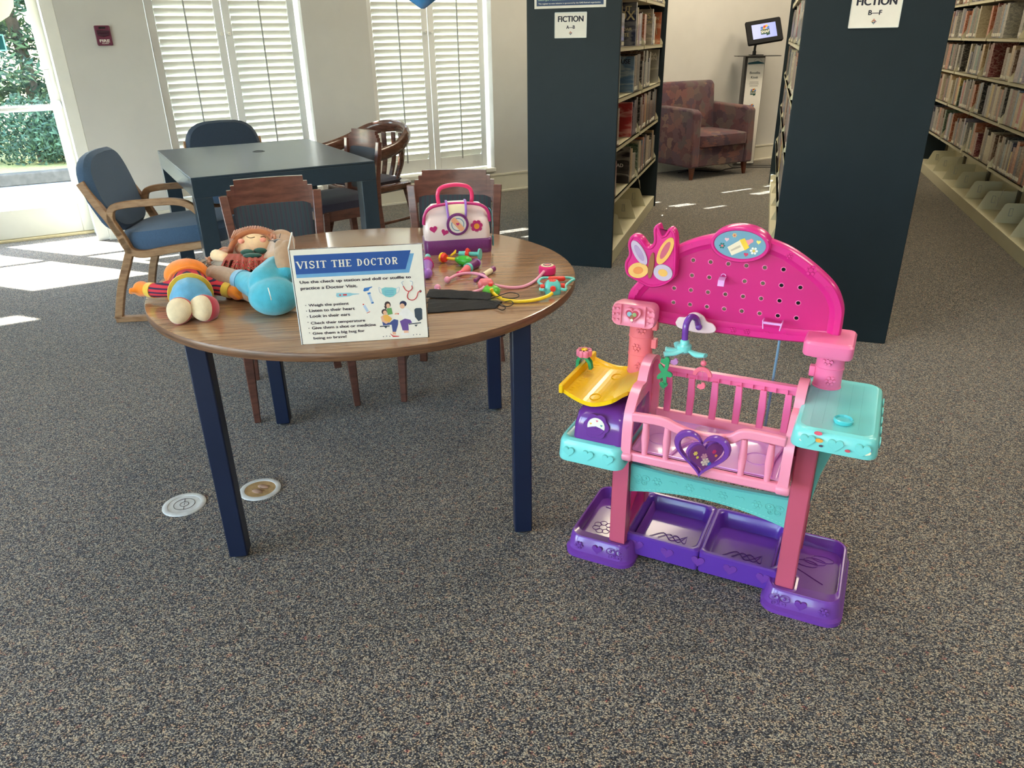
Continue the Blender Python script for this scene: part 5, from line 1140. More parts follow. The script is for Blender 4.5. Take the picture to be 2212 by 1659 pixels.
# slab-serif capitals for the title
G = {'V':([[(0,1),(.5,0)],[(1,1),(.5,0)]],[(0,1),(1,1)]),'I':([[(.5,0),(.5,1)]],[(.5,0),(.5,1)]),'T':([[(.5,0),(.5,1)],[(0,.94),(1,.94)]],[(.5,0)]),
     'H':([[(.2,0),(.2,1)],[(.8,0),(.8,1)],[(.2,.5),(.8,.5)]],[(.2,0),(.2,1),(.8,0),(.8,1)]),'E':([[(.25,0),(.25,1)],[(.25,.94),(.9,.94)],[(.25,.06),(.9,.06)],[(.25,.5),(.7,.5)]],[(.2,0),(.2,1)])}
def slab(body, x, z, w, h, mat):
    m = MB(); n = len(body); adv = {'I':.62,' ':.55}; tot = sum(adv.get(c,1.0) for c in body); cw = w/tot; x_ = x; y0, y1 = -.0010,-.0008
    def stroke(P, wd):
        for (ax,az),(bx,bz) in zip(P[:-1],P[1:]):
            dx, dz = bx-ax, bz-az; L_ = math.hypot(dx,dz) or 1; nx, nz = -dz/L_*wd/2, dx/L_*wd/2
            m.prism([(ax+nx,az+nz),(bx+nx,bz+nz),(bx-nx,bz-nz),(ax-nx,az-nz)], y0, y1, 'xz')
    for c in body:
        a = cw*adv.get(c,1.0); gw = a*.80; gx = x_+a*.1; Q = lambda p: (gx+p[0]*gw, z+p[1]*h)
        th, tn = cw*.22, cw*.10
        if c in G:
            for i,P in enumerate(G[c][0]):
                P = [Q(p) for p in P]; hor = abs(P[0][1]-P[-1][1]) < 1e-6; stroke(P, tn if (hor or (c=='V' and i==1)) else th)
            for sx_, sz_ in G[c][1]:
                cx, cz = Q((sx_,sz_)); zz = cz+(tn*.4 if sz_ == 0 else -tn*.4); stroke([(cx-cw*.20,zz),(cx+cw*.20,zz)], tn*.85)
            if c in 'TE': 
                for ex in ((0,1) if c=='T' else (.9,)):
                    for ez in ((.94,) if c=='T' else (.94,.06)): q = Q((ex,ez)); stroke([(q[0],q[1]+(-tn*1.4 if ez>.5 else tn*1.4)),(q[0],q[1])], tn*.9)
        elif c in 'OCD':
            a0, a1 = (0,2*PI) if c == 'O' else (math.radians(42),math.radians(318)) if c == 'C' else (-PI/2,PI/2)
            N_ = 20; ox = .5 if c != 'D' else .25; rx = .5 if c != 'D' else .70; prev = None
            for k in range(N_):
                t0, t1 = a0+(a1-a0)*k/N_, a0+(a1-a0)*(k+1)/N_; wd = lambda t: tn*.5+(th-tn)*.5*abs(math.cos(t))**1.2
                def pt(t, s_): return (gx+(ox+(rx)*math.cos(t))*gw-s_*wd(t)*math.cos(t)*2*(1 if s_>0 else 0), z+h*.5+(h*.5)*math.sin(t)-(s_*tn*1.0*math.sin(t) if s_>0 else 0))
                m.prism([pt(t0,0),pt(t1,0),pt(t1,1),pt(t0,1)], y0, y1, 'xz')
            if c == 'D':
                stroke([Q((.25,0)),Q((.25,1))], th); stroke([Q((.05,.06)),Q((.35,.06))],tn); stroke([Q((.05,.94)),Q((.35,.94))],tn)
            if c == 'C': stroke([Q((.88,.66)),Q((.88,.98))],tn*.8)
        elif c == 'S':
            P = [Q(p) for p in [(.88,.80),(.72,.94),(.45,.96),(.2,.85),(.18,.68),(.4,.55),(.65,.46),(.85,.32),(.8,.13),(.5,.04),(.25,.07),(.1,.22)]]; P = [(p.x,p.y) for p in bez([(a_,b_,0) for a_,b_ in P],36)]; stroke(P, th*.72); stroke([Q((.88,.70)),Q((.88,.98))],tn*.8); stroke([Q((.10,.30)),Q((.10,.02))],tn*.8)
        elif c == 'R':
            stroke([Q((.25,0)),Q((.25,1))],th); P = [Q(p) for p in [(.25,.94),(.6,.94),(.85,.85),(.85,.62),(.6,.5),(.25,.5)]]; stroke(P, tn*1.5); stroke([Q((.55,.5)),Q((.80,.05))],th*.9); stroke([Q((.05,.06)),Q((.42,.06))],tn); stroke([Q((.05,.94)),Q((.3,.94))],tn); stroke([Q((.75,.06)),Q((1.02,.10))],tn)
        x_ += a
    return m.build('lettering', mat, SH)
slab('VISIT THE DOCTOR', .0115, .1935, .2385, .0175, CRM)
for b, x, z, w, h in (('Use the check up station and doll or stuffie to',.013,.1570,.264,.0090),('practice a Doctor Visit.',.013,.1415,.134,.0095),
    ('Weigh the patient',.026,.0985,.096,.0085),('Listen to their heart',.026,.0845,.109,.0072),('Look in their ears',.026,.070,.096,.0072),('Check their temperature',.026,.0525,.131,.0088),
    ('Give them a shot or medicine',.027,.0395,.155,.0072),('Give them a big hug for',.027,.0255,.126,.0088),('being so brave!',.0275,.0130,.080,.0085)): tx(b,x,z,w,h,bold=.03)
bl_ = MB()
for z in (.102,.0875,.073,.0585,.043,.031): bl_.prism(circ(.0195,z,.0011,10),-.0010,-.0008,'xz')
bl_.build('bullet', TXT, SH)
c1 = pm_('ice blue',(150,200,214)); c2 = pm_('red',(206,70,74)); c3 = pm_('steel blue',(60,120,188)); c4 = pm_('mask aqua',(132,200,204)); c5 = pm_('skin',(232,182,150)); c6 = pm_('hair',(70,54,56)); c7 = pm_('jeans',(70,84,140)); c8 = pm_('violet',(110,80,150)); c9 = pm_('leaf',(104,160,96)); c10 = pm_('orange top',(238,180,90)); c11 = pm_('coat',(240,236,232)); c12 = pm_('seat slate',(64,76,88)); c13 = pm_('light steel',(180,200,224))
SP([(.094,.122),(.096,.129),(.128,.128),(.134,.126),(.150,.1245),(.150,.1235),(.134,.122),(.126,.119),(.097,.118)],0,c1); SP(circ(.104,.1235,.0022,10),1,c2); SP([(.111,.1215),(.120,.1215),(.120,.1255),(.111,.1255)],1,c2)
SP([(.160,.131),(.163,.138),(.172,.139),(.1825,.141),(.1825,.139),(.176,.136),(.173,.131),(.163,.129)],0,c3); SP(rp([(-.004,0),(.004,0),(.004,-.004),(-.004,-.004)],.173,.126,.2),0,c3); SP(rp([(-.0028,0),(.0028,0),(.0028,-.022),(-.0028,-.022)],.1735,.122,.24),0,c13); SP(rp([(-.003,0),(.003,0),(.003,-.004),(-.003,-.004)],.179,.1015,.24),0,c3)
SP([(.204,.134),(.213,.137),(.222,.136),(.231,.1355),(.240,.133),(.239,.120),(.231,.113),(.222,.111),(.212,.114),(.205,.121)],0,c4)
for z in (.118,.1225,.127): SP([(.211,z),(.233,z),(.233,z+.0006),(.211,z+.0006)],1,c3)
lp = MB()
for P in ([(.205,.133),(.198,.138),(.199,.126),(.205,.121)],[(.240,.132),(.247,.136),(.245,.125),(.239,.120)]): lp.tube(bez([(a,-.0006,b) for a,b in P],10),.0004,5)
lp.build('print', c13, SH); st_ = MB(); st_.tube(bez([(.257,-.0007,.138),(.262,-.0007,.128),(.270,-.0007,.124),(.278,-.0007,.130),(.278,-.0007,.138)],16),.0011,6); st_.tube(bez([(.270,-.0007,.124),(.265,-.0007,.112),(.268,-.0007,.104),(.278,-.0007,.101),(.287,-.0007,.107),(.292,-.0007,.120),(.296,-.0007,.122)],20),.0011,6); st_.build('print', c2, SH)
st_ = MB(); st_.tube(bez([(.257,-.0006,.138),(.254,-.0006,.147),(.259,-.0006,.150)],8),.0006,5); st_.tube(bez([(.278,-.0006,.138),(.280,-.0006,.147),(.274,-.0006,.150)],8),.0006,5); st_.build('print', c13, SH); SP(circ(.298,.1225,.0032,14),1,c12); SP(circ(.298,.1225,.0018,12),2,c2)
SP(rp([(-.003,0),(.003,0),(.003,-.018),(-.003,-.018)],.1585,.094,.42),0,c13); SP(circ(.157,.0965,.0018,10),1,c2); SP(rp([(-.005,0),(.005,0),(.004,-.0015),(-.004,-.0015)],.167,.076,.4),0,c2)
# figures: seated mother with child, seated doctor
SP(circ(.2155,.0925,.0075,18,.0085),0,c6); SP(circ(.2165,.0895,.0045,14,.006),1,c5); SP([(.206,.090),(.210,.079),(.213,.086)],1,c6); SP([(.212,.083),(.224,.084),(.226,.068),(.214,.066)],1,c9); SP(circ(.206,.0745,.0068,16,.0072),2,c6); SP(circ(.2075,.0725,.0048,14,.0055),3,c5); SP([(.202,.066),(.213,.067),(.223,.056),(.216,.046),(.204,.052)],3,c10); SP([(.196,.062),(.203,.066),(.206,.056),(.213,.046),(.208,.043),(.198,.050)],2,c5)
SP([(.198,.052),(.216,.045),(.228,.054),(.238,.051),(.237,.040),(.230,.020),(.222,.021),(.221,.040),(.200,.039)],1,c7); SP([(.221,.021),(.229,.021),(.230,.013),(.222,.013)],1,c5); SP([(.215,.017),(.222,.011),(.238,.0085),(.236,.007),(.222,.007)],2,c2); SP([(.192,.036),(.216,.0355),(.216,.038),(.192,.0385)],2,c12)
SP(circ(.2535,.0925,.0085,18,.0078),0,pm_('navy hair',(44,52,84))); SP(circ(.2510,.0870,.0060,16,.0068),1,c5); SP([(.249,.080),(.262,.082),(.276,.066),(.284,.045),(.276,.041),(.262,.048),(.252,.050),(.248,.062),(.236,.066),(.236,.069),(.247,.072)],0,c11); SP([(.230,.066),(.237,.066),(.238,.070),(.232,.070)],1,c5); SP(circ(.2395,.0675,.0018,10),2,c2)
SP([(.242,.048),(.255,.054),(.268,.050),(.272,.042),(.262,.040),(.262,.022),(.247,.023)],1,c8); SP([(.250,.023),(.260,.022),(.262,.014),(.250,.015)],1,c5); SP([(.243,.016),(.262,.016),(.262,.011),(.243,.011)],2,c11); SP([(.263,.0375),(.294,.0395),(.294,.042),(.263,.040)],2,c12); SP([(.2795,.076),(.284,.0795),(.296,.0795),(.299,.076),(.298,.050),(.288,.045),(.280,.057)],0,c12)
st_ = MB()
for x in (.206,.281): st_.prism([(x-.004,.036),(x+.004,.036),(x,.031)],-.0008,-.0003,'xz'); [st_.prism(circ(x+dx,.0095+dz,.0012,8),-.0008,-.0003,'xz') for dx,dz in ((-.008,0),(0,.001),(.008,0))]
st_.build('print', c12, SH)

# ---------------------------------------------------------------- toy doctor bag
a_, b_ = at(918,553,TZ), at(1063,544,TZ); d_ = (b_-a_).normalized(); BA = math.atan2(d_.y,d_.x)
BG = thing('toy_doctor_bag', 'white toy doctor bag with pink handle and glittery purple base on the round table', 'toy bag', (a_.x,a_.y,TZ), BA)
BWH = M('bag white plastic',(236,216,212),.25,.03,6,coat=.4)
def glit(name, c):
    m = M(name, c, .35, .35, 900, coat=.6); return m
GP = glit('glitter purple',(112,40,110)); GPK = glit('glitter magenta',(196,46,120)); HPK = M('handle pink',(236,60,116),.3,.03,6,coat=.3); PLIL = M('strap lilac',(150,104,196),.3,.03,6,coat=.3)
W = .238
m = MB(); m.loops([rr(.002,W-.002,.002,.108,.014,0),rr(0,W,0,.110,.016,.01),rr(-.001,W+.001,-.001,.111,.016,.045),rr(.002,W-.002,.002,.108,.016,.050)]); m.build('base', GP, BG, smooth=True)
def body(w0, w1, y0, y1, z): return rr(w0,w1,y0,y1,.02,z)
m = MB(); m.loops([body(.004,W-.004,.004,.106,.050),body(.003,W-.003,.004,.106,.075),body(.006,W-.006,.010,.100,.115),body(.012,W-.012,.024,.086,.142),body(.018,W-.018,.030,.080,.152),rr(.034,W-.034,.036,.074,.012,.165)]); bb_ = m.build('shell', BWH, BG, smooth=True)
m = MB(); m.tube(bez([(.004,.02,.105),(.008,.018,.135),(.024,.018,.157),(.055,.020,.168),(.119,.022,.172),(.183,.020,.168),(.214,.018,.157),(.230,.018,.135),(.234,.02,.105)],40),.0055,10); m.build('piping', GPK, BG, smooth=True)
m = MB(); m.bar(bez([(.062,.05,.165),(.060,.05,.200),(.074,.05,.222),(.119,.05,.230),(.164,.05,.222),(.178,.05,.200),(.176,.05,.165)],30),.016,.013,(0,1,0)); m.build('handle', HPK, BG, bev=.004)
m = MB(); m.bar(bez([(.119,.05,.174),(.119,.022,.172),(.119,.010,.150),(.119,.004,.120)],14),.060,.004,(1,0,0)); sk = m.build('clasp_flap', M('flap cream',(236,224,186),.25,.03,6,coat=.5), BG)
for s in (-1,1): m = MB(); m.bar(bez([(.119+s*.033,.05,.176),(.119+s*.033,.020,.176),(.119+s*.032,.008,.150),(.119+s*.029,.002,.118)],14),.008,.008,(1,0,0)); m.build('strap', PLIL, BG, bev=.002)
CM = Matrix.Translation((.119,-.004,.105)) @ Matrix.Rotation(PI/2,4,'X') @ Matrix.Rotation(0,4,'Z')
m = MB(); m.T = CM; m.lathe([(.028,-.006),(.037,-.004),(.039,0),(.037,.004),(.031,.005),(.029,.002)],44); md = m.build('medallion_ring', GP, BG, smooth=True)
m = MB(); m.T = CM; m.lathe([(.0295,.0),(.0295,.0028)],36); m.build('medallion_face', PAPER, md)
m = MB(); m.T = CM; m.tube([(.021*math.cos(2*PI*k/36),.021*math.sin(2*PI*k/36),.003) for k in range(37)],.0012,6); m.build('emblem_ring', M('emblem blue',(66,130,170),.5,.03,20), md, smooth=True)
m = MB(); m.T = CM @ Matrix.Rotation(math.radians(-50),4,'Z'); m.loops([rr(-.027,.027,-.009,.009,.006,.003),rr(-.027,.027,-.009,.009,.006,.0045)]); m.build('bandage', M('bandage tan',(236,172,132),.6,.04,60), md)
m = MB(); m.T = CM; m.prism(heart(.0,.001,.012),.0044,.0052); m.build('emblem_heart', GPK, md)
FT = Matrix.Rotation(math.radians(0),4,'X')
def bsh(poly, y, z0_, mat, nm): m = MB(); m.prism(poly, y-.002, y+.004,'xz'); return m.build(nm, mat, BG)
bsh(heart(.036,.088,.028,28,.15),.0062,0,GPK,'heart_sticker'); bsh(heart(.073,.076,.026,28,-.35),.0045,0,GPK,'heart_sticker')
m = MB()
for k in range(7): a = 2*PI*k/7+.2; m.prism(circ(.186+.0145*math.cos(a),.093+.0145*math.sin(a),.0072,12),.004,.011,'xz')
m.build('flower_sticker', GPK, BG); m = MB(); m.prism(circ(.186,.093,.0098,18),.003,.011,'xz'); m.build('flower_centre', M('amber glitter',(238,160,60),.4,.1,300), BG)
m = MB(); m.tube(bez([(.232,.02,.152),(.240,.015,.14),(.246,.02,.10),(.246,.03,.04)],14),.0012,6); m.box(.244,.248,.025,.040,.015,.05); m.build('hang_tag', M('tag teal',(80,160,170),.5,.04,30), BG)
# ---------------------------------------------------------------- small instruments
def tube_path(mb, pts, z, r, n=10):
    mb.tube(bez([(lambda p: (p.x,p.y,p.z))(at(px,py,zz)) for px,py,zz in pts], 60), r, n)
RED = M('toy red',(236,62,48),.3,.03,8,coat=.3); LIME = M('toy green',(98,196,58),.3,.03,8,coat=.3); TQ = M('toy turquoise',(104,206,196),.3,.03,8,coat=.3); TYEL = M('toy yellow',(248,208,40),.3,.03,8,coat=.3); VIO = M('toy violet',(160,104,200),.25,.03,8,coat=.5); MAU = M('toy mauve',(128,56,116),.3,.04,8,coat=.4); SALM = M('toy salmon',(246,122,132),.3,.03,8,coat=.3)
TPK = M('tube pink',(238,160,188),.35,.03,8,coat=.2); HOT = M('chest hot pink',(228,44,120),.3,.03,8,coat=.3); TCRM = M('toy cream',(238,226,190),.35,.03,8)
# pink stethoscope
PS = thing('toy_stethoscope','pink toy stethoscope with curved ear arms and a round magenta chest piece','toy stethoscope')
m = MB(); tube_path(m, [(969,603,TZ+.012),(990,593,TZ+.012),(1020,590,TZ+.014),(1045,596,TZ+.016),(1056,606,TZ+.018)],0,.0048); m.build('ear_arm', TPK, PS, smooth=True)
m = MB(); tube_path(m, [(946,626,TZ+.010),(950,632,TZ+.008),(975,636,TZ+.007),(1010,634,TZ+.009),(1038,626,TZ+.014),(1046,620,TZ+.018)],0,.0048); m.build('ear_arm', TPK, PS, smooth=True)
for px,py in ((966,604),(945,621)):
    p = at(px,py,TZ+.012); m = MB(); m.ball(tuple(p),(.010,.010,.010),14,10); m.build('ear_tip', TPK, PS, smooth=True)
m = MB(); tube_path(m, [(1068,616,TZ+.016),(1100,621,TZ+.006),(1130,619,TZ+.005),(1155,607,TZ+.006),(1172,590,TZ+.014),(1180,580,TZ+.018)],0,.0048); m.build('tube', TPK, PS, smooth=True)
p = at(1050,613,TZ+.012); m = MB(); m.loops([[(p.x+x,p.y+y,TZ+.002) for x,y,_ in rr(-.024,.022,-.014,.016,.012,0)],[(p.x+x,p.y+y,TZ+.016) for x,y,_ in rr(-.025,.023,-.015,.017,.013,0)],[(p.x+x,p.y+y,TZ+.026) for x,y,_ in rr(-.018,.016,-.009,.011,.009,0)]]); m.build('junction', SALM, PS, smooth=True)
p = at(1182,592,TZ); m = MB(); m.lathe([(.023,0),(.027,.003),(.028,.012),(.027,.024),(.023,.028)],32,(p.x,p.y,TZ)); cpz = m.build('chest_piece', HOT, PS, smooth=True)
m = MB(); m.lathe([(.020,.028),(.020,.030)],28,(p.x,p.y,TZ)); m.build('chest_disc', TCRM, cpz); m = MB(); m.tube([(p.x+.012*math.cos(2*PI*k/20),p.y+.012*math.sin(2*PI*k/20),TZ+.031) for k in range(21)],.001,5); m.build('ring_mark', MAU, cpz)
m = MB(); m.T = Matrix.Translation((p.x,p.y,TZ+.030)) @ Matrix.Rotation(.5,4,'Z'); m.box(-.007,.007,-.003,.003,0,.001); m.build('mark', SALM, cpz)
m = MB(); q0 = at(1178,583,TZ+.018); m.ball((q0.x,q0.y,q0.z),.008,12,8); m.build('collar', HOT, PS, smooth=True)
# green and blue stethoscope
GS = thing('toy_stethoscope','yellow tubed toy stethoscope with lime disc and turquoise block at the table edge','toy stethoscope')
p = at(1061,630,TZ+.006); m = MB(); m.lathe([(.020,0),(.026,.003),(.027,.010),(.026,.014),(.018,.022),(.008,.025)],28,(p.x,p.y,TZ)); gd = m.build('chest_disc', LIME, GS, smooth=True)
m = MB(); m.lathe([(.007,.020),(.007,.031),(.005,.033)],14,(p.x-.001,p.y-.002,TZ)); m.build('collar', RED, GS, smooth=True)
m = MB(); m.tube(bez([tuple(at(px,py,z)) for px,py,z in ((1061,624,TZ+.028),(1066,634,TZ+.014),(1085,646,TZ+.008),(1120,651,TZ+.006),(1155,648,TZ+.007),(1182,640,TZ+.012),(1193,633,TZ+.018))],50),.0052,12); m.build('tube', TYEL, GS, smooth=True)
p = at(1194,636,TZ); BXA = BA
m = MB(); m.T = Matrix.Translation((p.x,p.y+.012,TZ)) @ Matrix.Rotation(.1,4,'Z'); m.loops([rr(-.022,.022,-.018,.018,.010,0),rr(-.024,.024,-.020,.020,.012,.006),rr(-.023,.023,-.019,.019,.012,.028),rr(-.016,.016,-.013,.013,.010,.038)]); bx = m.build('block', TQ, GS, smooth=True)
m = MB(); m.T = Matrix.Translation((p.x,p.y+.012,TZ+.036)); 
for k in range(5): a = 2*PI*k/5; m.ball((.006*math.cos(a),.006*math.sin(a),.002),(.005,.005,.003),10,6)
m.build('flower_badge', RED, bx, smooth=True); m = MB(); m.T = Matrix.Translation((p.x,p.y+.012,TZ+.035)); m.lathe([(.013,0),(.013,.002)],20); m.build('badge_ring', TYEL, bx)
for s in (-1,1): m = MB(); m.T = Matrix.Translation((p.x+s*.030,p.y+.014+s*.003,TZ+.020)) @ Matrix.Rotation(PI/2,4,'Y'); m.lathe([(.008,-.006),(.008,.006)],14); m.build('side_collar', RED, bx)
m = MB(); m.T = Matrix.Translation((p.x,p.y-.010,TZ+.020)) @ Matrix.Rotation(PI/2,4,'X'); m.lathe([(.009,-.002),(.008,.004)],14); m.build('front_collar', RED, bx)
for s, P in ((-1,[(1176,626,.020),(1167,625,.016),(1172,617,.014),(1163,609,.014),(1171,601,.014),(1187,600,.014)]),(1,[(1211,624,.020),(1222,626,.016),(1222,617,.014),(1232,608,.014),(1240,603,.014),(1228,600,.014),(1213,600,.014)])):
    m = MB(); m.tube(bez([tuple(at(px,py,TZ+z)) for px,py,z in P],40),.0042,10); m.build('ear_arm', TQ, GS, smooth=True)
for px, s in ((1195,-1),(1211,1)):
    q0, q1 = at(px-6,602,TZ+.014), at(px+5,602,TZ+.014); m = MB(); m.capsule(tuple(q0),tuple(q1),.008,.008); m.build('ear_tip', RED, GS, smooth=True)
# reflex hammer, green
HM = thing('toy_reflex_hammer','green toy reflex hammer with a round yellow and red head before the doctor bag','toy hammer')
q0, q1 = at(985,560,TZ+.017), at(1006,564,TZ+.017); m = MB(); d = (q1-q0).normalized(); P = [q0+d*t for t in (0,.01,.025,.045,.058,.066)]; m.tube([tuple(v) for v in P],[.007,.012,.0165,.0185,.015,.006],18); m.build('handle', LIME if False else M('hammer green',(60,180,52),.3,.06,30,coat=.3), HM, smooth=True)
m = MB(); q2 = at(966,558,TZ+.016); m.tube([tuple(q2),tuple(q0)],.005,10); m.build('shaft', TYEL, HM, smooth=True)
q3 = at(959,557,TZ+.018); hd_ = d.copy(); m = MB(); m.tube([tuple(q3-hd_*.004),tuple(q3+hd_*.008)],[.017,.013],20); m.build('head_collar', RED, HM, smooth=True); m = MB(); m.tube([tuple(q3-hd_*.014),tuple(q3-hd_*.010),tuple(q3-hd_*.002)],[.012,.017,.018],20); m.build('head', TYEL, HM, smooth=True)
# syringe
SY = thing('toy_syringe','turquoise toy syringe with a red finger collar lying against the doctor bag','toy syringe')
q0, q1 = at(976,548,TZ+.016), at(1040,549,TZ+.020); d = (q1-q0).normalized(); L_ = (q1-q0).length
def seg_(t0,t1,r0,r1,mat,nm,par,n=16): m = MB(); m.tube([tuple(q0+d*L_*t0),tuple(q0+d*L_*t1)],[r0,r1],n); return m.build(nm, mat, par, smooth=True)
seg_(0,.28,.002,.002,STEEL,'needle',SY,8); seg_(.25,.52,.009,.010,TQ,'barrel',SY); seg_(.50,.53,.019,.021,RED,'collar',SY,20); seg_(.53,.60,.021,.016,RED,'collar',SY,20); seg_(.58,.93,.0075,.0075,TQ,'plunger',SY); seg_(.92,.97,.019,.019,TQ,'thumb_rest',SY,20)
m = MB(); m.tube([tuple(at(974,552,TZ+.018)),tuple(at(982,546,TZ+.022)),tuple(at(984,541,TZ+.024))],[.003,.005,.003],10); m.build('cap', TYEL, SY, smooth=True)
# glitter otoscope
OT = thing('toy_otoscope','glittery purple toy otoscope with turquoise collar and salmon tip','toy otoscope')
q0, q1 = at(990,592,TZ+.008), at(1033,566,TZ+.015); d = (q1-q0).normalized(); L_ = (q1-q0).length
seg_(.5,.9,.0135,.0150,GP,'handle',OT,18); seg_(.88,.97,.016,.013,VIO,'end_cap',OT,18); seg_(.45,.53,.0165,.0165,TQ,'collar',OT,18); seg_(.12,.46,.006,.0135,SALM,'cone',OT,16); seg_(.0,.13,.008,.007,HOT,'tip',OT,14)
# thermometer
TH = thing('toy_thermometer','cream toy thermometer with mauve ends near the stethoscope ear arm','toy thermometer')
q0, q1 = at(1026,606,TZ+.006), at(1067,580,TZ+.012); d = (q1-q0).normalized(); L_ = (q1-q0).length
seg_(.40,.85,.0085,.0085,TCRM,'body',TH,14); seg_(.83,.98,.0095,.0095,MAU,'end_cap',TH,14); seg_(.22,.42,.007,.0095,MAU,'collar',TH,14); seg_(.0,.24,.0055,.0055,MAU,'tip',TH,12)
# violet otoscope beside the sign
VO = thing('toy_ear_viewer','shiny violet toy ear viewer with magenta collar, half behind the paper sign','toy ear viewer')
p = at(923,602,TZ); m = MB(); m.ball((p.x,p.y,TZ+.018),(.018,.018,.018),20,14); m.build('end_ball', VIO, VO, smooth=True)
q0, q1 = at(921,592,TZ+.016), at(924,556,TZ+.018); d = (q1-q0).normalized(); L_ = (q1-q0).length
seg_(.0,.55,.010,.020,VIO,'handle',VO,20); seg_(.52,.85,.022,.012,HOT,'collar',VO,18); seg_(.84,1.05,.008,.010,TQ,'lens_cone',VO,16)
# folded face masks
MK = M('black mask fabric',(44,44,44),.85,.12,160,.3)
def mask(label, pts, dz):
    t = thing('face_mask', label, 'face mask', group='folded black face masks'); P = [at(px,py,TZ) for px,py in pts]; m = MB(); L = []; n = 18
    for k in range(n+1):
        u = k/n; a = P[0].lerp(P[1],u); b = P[3].lerp(P[2],u); w = []
        for j, (f, z) in enumerate(((0,.001),(.0,.004),(.22,.010),(.30,.0075),(.5,.012),(.62,.009),(.8,.011),(1,.004),(1,.001))):
            q = a.lerp(b,f); w.append((q.x,q.y,TZ+dz+z*(1-.25*abs(2*u-1)**4)+.0008*math.sin(u*23+j)))
        L.append(w)
    m.loops(L); m.build('folded_body', MK, t); return t, P
t, P = mask('folded black mask lying uppermost, nearest the pink ear arm',[(921,650),(1060,656),(1062,643),(930,634)],.009)
m = MB(); m.tube(bez([tuple(at(px,py,TZ+.016)) for px,py in ((1055,646),(1075,640),(1100,632),(1118,635),(1120,641),(1105,645),(1085,642))],30),.0014,6); m.tube(bez([tuple(at(px,py,TZ+.014)) for px,py in ((1058,650),(1080,656),(1095,662),(1108,657),(1104,650),(1090,652))],24),.0014,6); m.build('ear_loop', MK, t, smooth=True)
t, P = mask('folded black mask lying below, at the front beside the sign',[(923,678),(1072,667),(1085,654),(926,648)],0)
m = MB(); m.tube(bez([tuple(at(px,py,TZ+.006)) for px,py in ((925,652),(919,658),(922,668),(927,672))],14),.0014,6); m.tube(bez([tuple(at(px,py,TZ+.006)) for px,py in ((1070,664),(1085,670),(1092,664),(1080,660))],14),.0014,6); m.build('ear_loop', MK, t, smooth=True)
# ---------------------------------------------------------------- plush dolls on the round table
def plush(name, c, var=.08): return M(name, c, .95, var, 60, .35, sheen=.4, bscale=500)
def P3(px, py, dz): p = at(px, py, TZ+dz); return (p.x, p.y, p.z)
FO = plush('felt orange',(240,134,28)); FB = plush('denim blue plush',(96,164,200)); FC = plush('sole cream',(226,208,172)); FR = plush('crimson jersey',(190,44,64)); FY = plush('mustard ribbing',(226,186,60)); FT_ = plush('aqua velour',(70,170,192)); FE = plush('beige plush',(190,158,128)); FE2 = plush('tan plush foot',(168,138,110)); FS = plush('doll skin',(238,206,160)); FH = plush('auburn yarn',(176,108,66)); FK = plush('black felt',(40,42,46)); FG = plush('dark green felt',(28,78,66)); FLB = plush('pale blue cuff',(130,178,204)); FNV = plush('navy knit',(40,42,72))
def knit():
    m, nt, b = newmat('striped jersey'); N = nt.nodes; L = nt.links
    tc = N.new('ShaderNodeTexCoord'); w = N.new('ShaderNodeTexWave'); w.inputs['Scale'].default_value = 26; w.bands_direction = 'Z'; L.new(tc.outputs['Object'], w.inputs['Vector'])
    r = ramp(nt, [(0,(44,42,70)),(.28,(44,42,70)),(.34,(196,50,66)),(1,(200,56,70))]); L.new(w.outputs['Fac'], r.inputs['Fac']); L.new(r.outputs['Color'], b.inputs['Base Color']); b.inputs['Roughness'].default_value = .95; return m
KNIT = knit()
def tartan():
    m, nt, b = newmat('red tartan'); N = nt.nodes; L = nt.links; tc = N.new('ShaderNodeTexCoord')
    mp = N.new('ShaderNodeMapping'); mp.inputs['Rotation'].default_value = (.3,.2,.6); L.new(tc.outputs['Object'], mp.inputs['Vector'])
    prev = None
    for ax in ('X','Y'):
        w = N.new('ShaderNodeTexWave'); w.inputs['Scale'].default_value = 26; w.bands_direction = ax; w.inputs['Distortion'].default_value = .8; L.new(mp.outputs['Vector'], w.inputs['Vector'])
        r = ramp(nt, [(0,(30,30,36)),(.10,(30,30,36)),(.16,(232,80,84)),(.80,(232,80,84)),(.90,(52,130,84)),(1,(52,130,84))]); L.new(w.outputs['Fac'], r.inputs['Fac'])
        if prev is None: prev = r
        else:
            mx = N.new('ShaderNodeMix'); mx.data_type = 'RGBA'; mx.inputs['Factor'].default_value = .5; L.new(prev.outputs['Color'], mx.inputs['A']); L.new(r.outputs['Color'], mx.inputs['B']); L.new(mx.outputs['Result'], b.inputs['Base Color'])
    b.inputs['Roughness'].default_value = .95; return m
TART = tartan()
# plain orange rag doll, lying on its back, soles to the viewer
D1 = thing('rag_doll','orange rag doll in blue trousers lying on its back, cream soles forward','doll')
def blend(parts, name, mat, parent, vox=.004):
    m = MB()
    for p in parts:
        if p[0] == 'c': m.capsule(*p[1:])
        else: m.ball(*p[1:])
    return m.build(name, mat, parent, vox=vox)
hp0 = Vector(P3(413,652,.040)); 
body = blend([('c',P3(412,640,.035),P3(411,622,.038),.052,.050),('b',P3(395,646,.030),.036),('b',P3(431,643,.030),.036),('c',P3(396,652,.028),P3(394,664,.026),.026,.022),('c',P3(432,648,.028),P3(436,658,.026),.026,.022)],'trousers',FB,D1)
m = MB(); a = Vector(P3(412,634,.036)); b = Vector(P3(411,612,.036)); d = (b-a).normalized()
m.tube([tuple(a-d*.006),tuple(a+d*.01),tuple(a.lerp(b,.6)),tuple(b+d*.03)],[.058,.060,.056,.036],28); m.build('jersey', KNIT, D1, smooth=True)
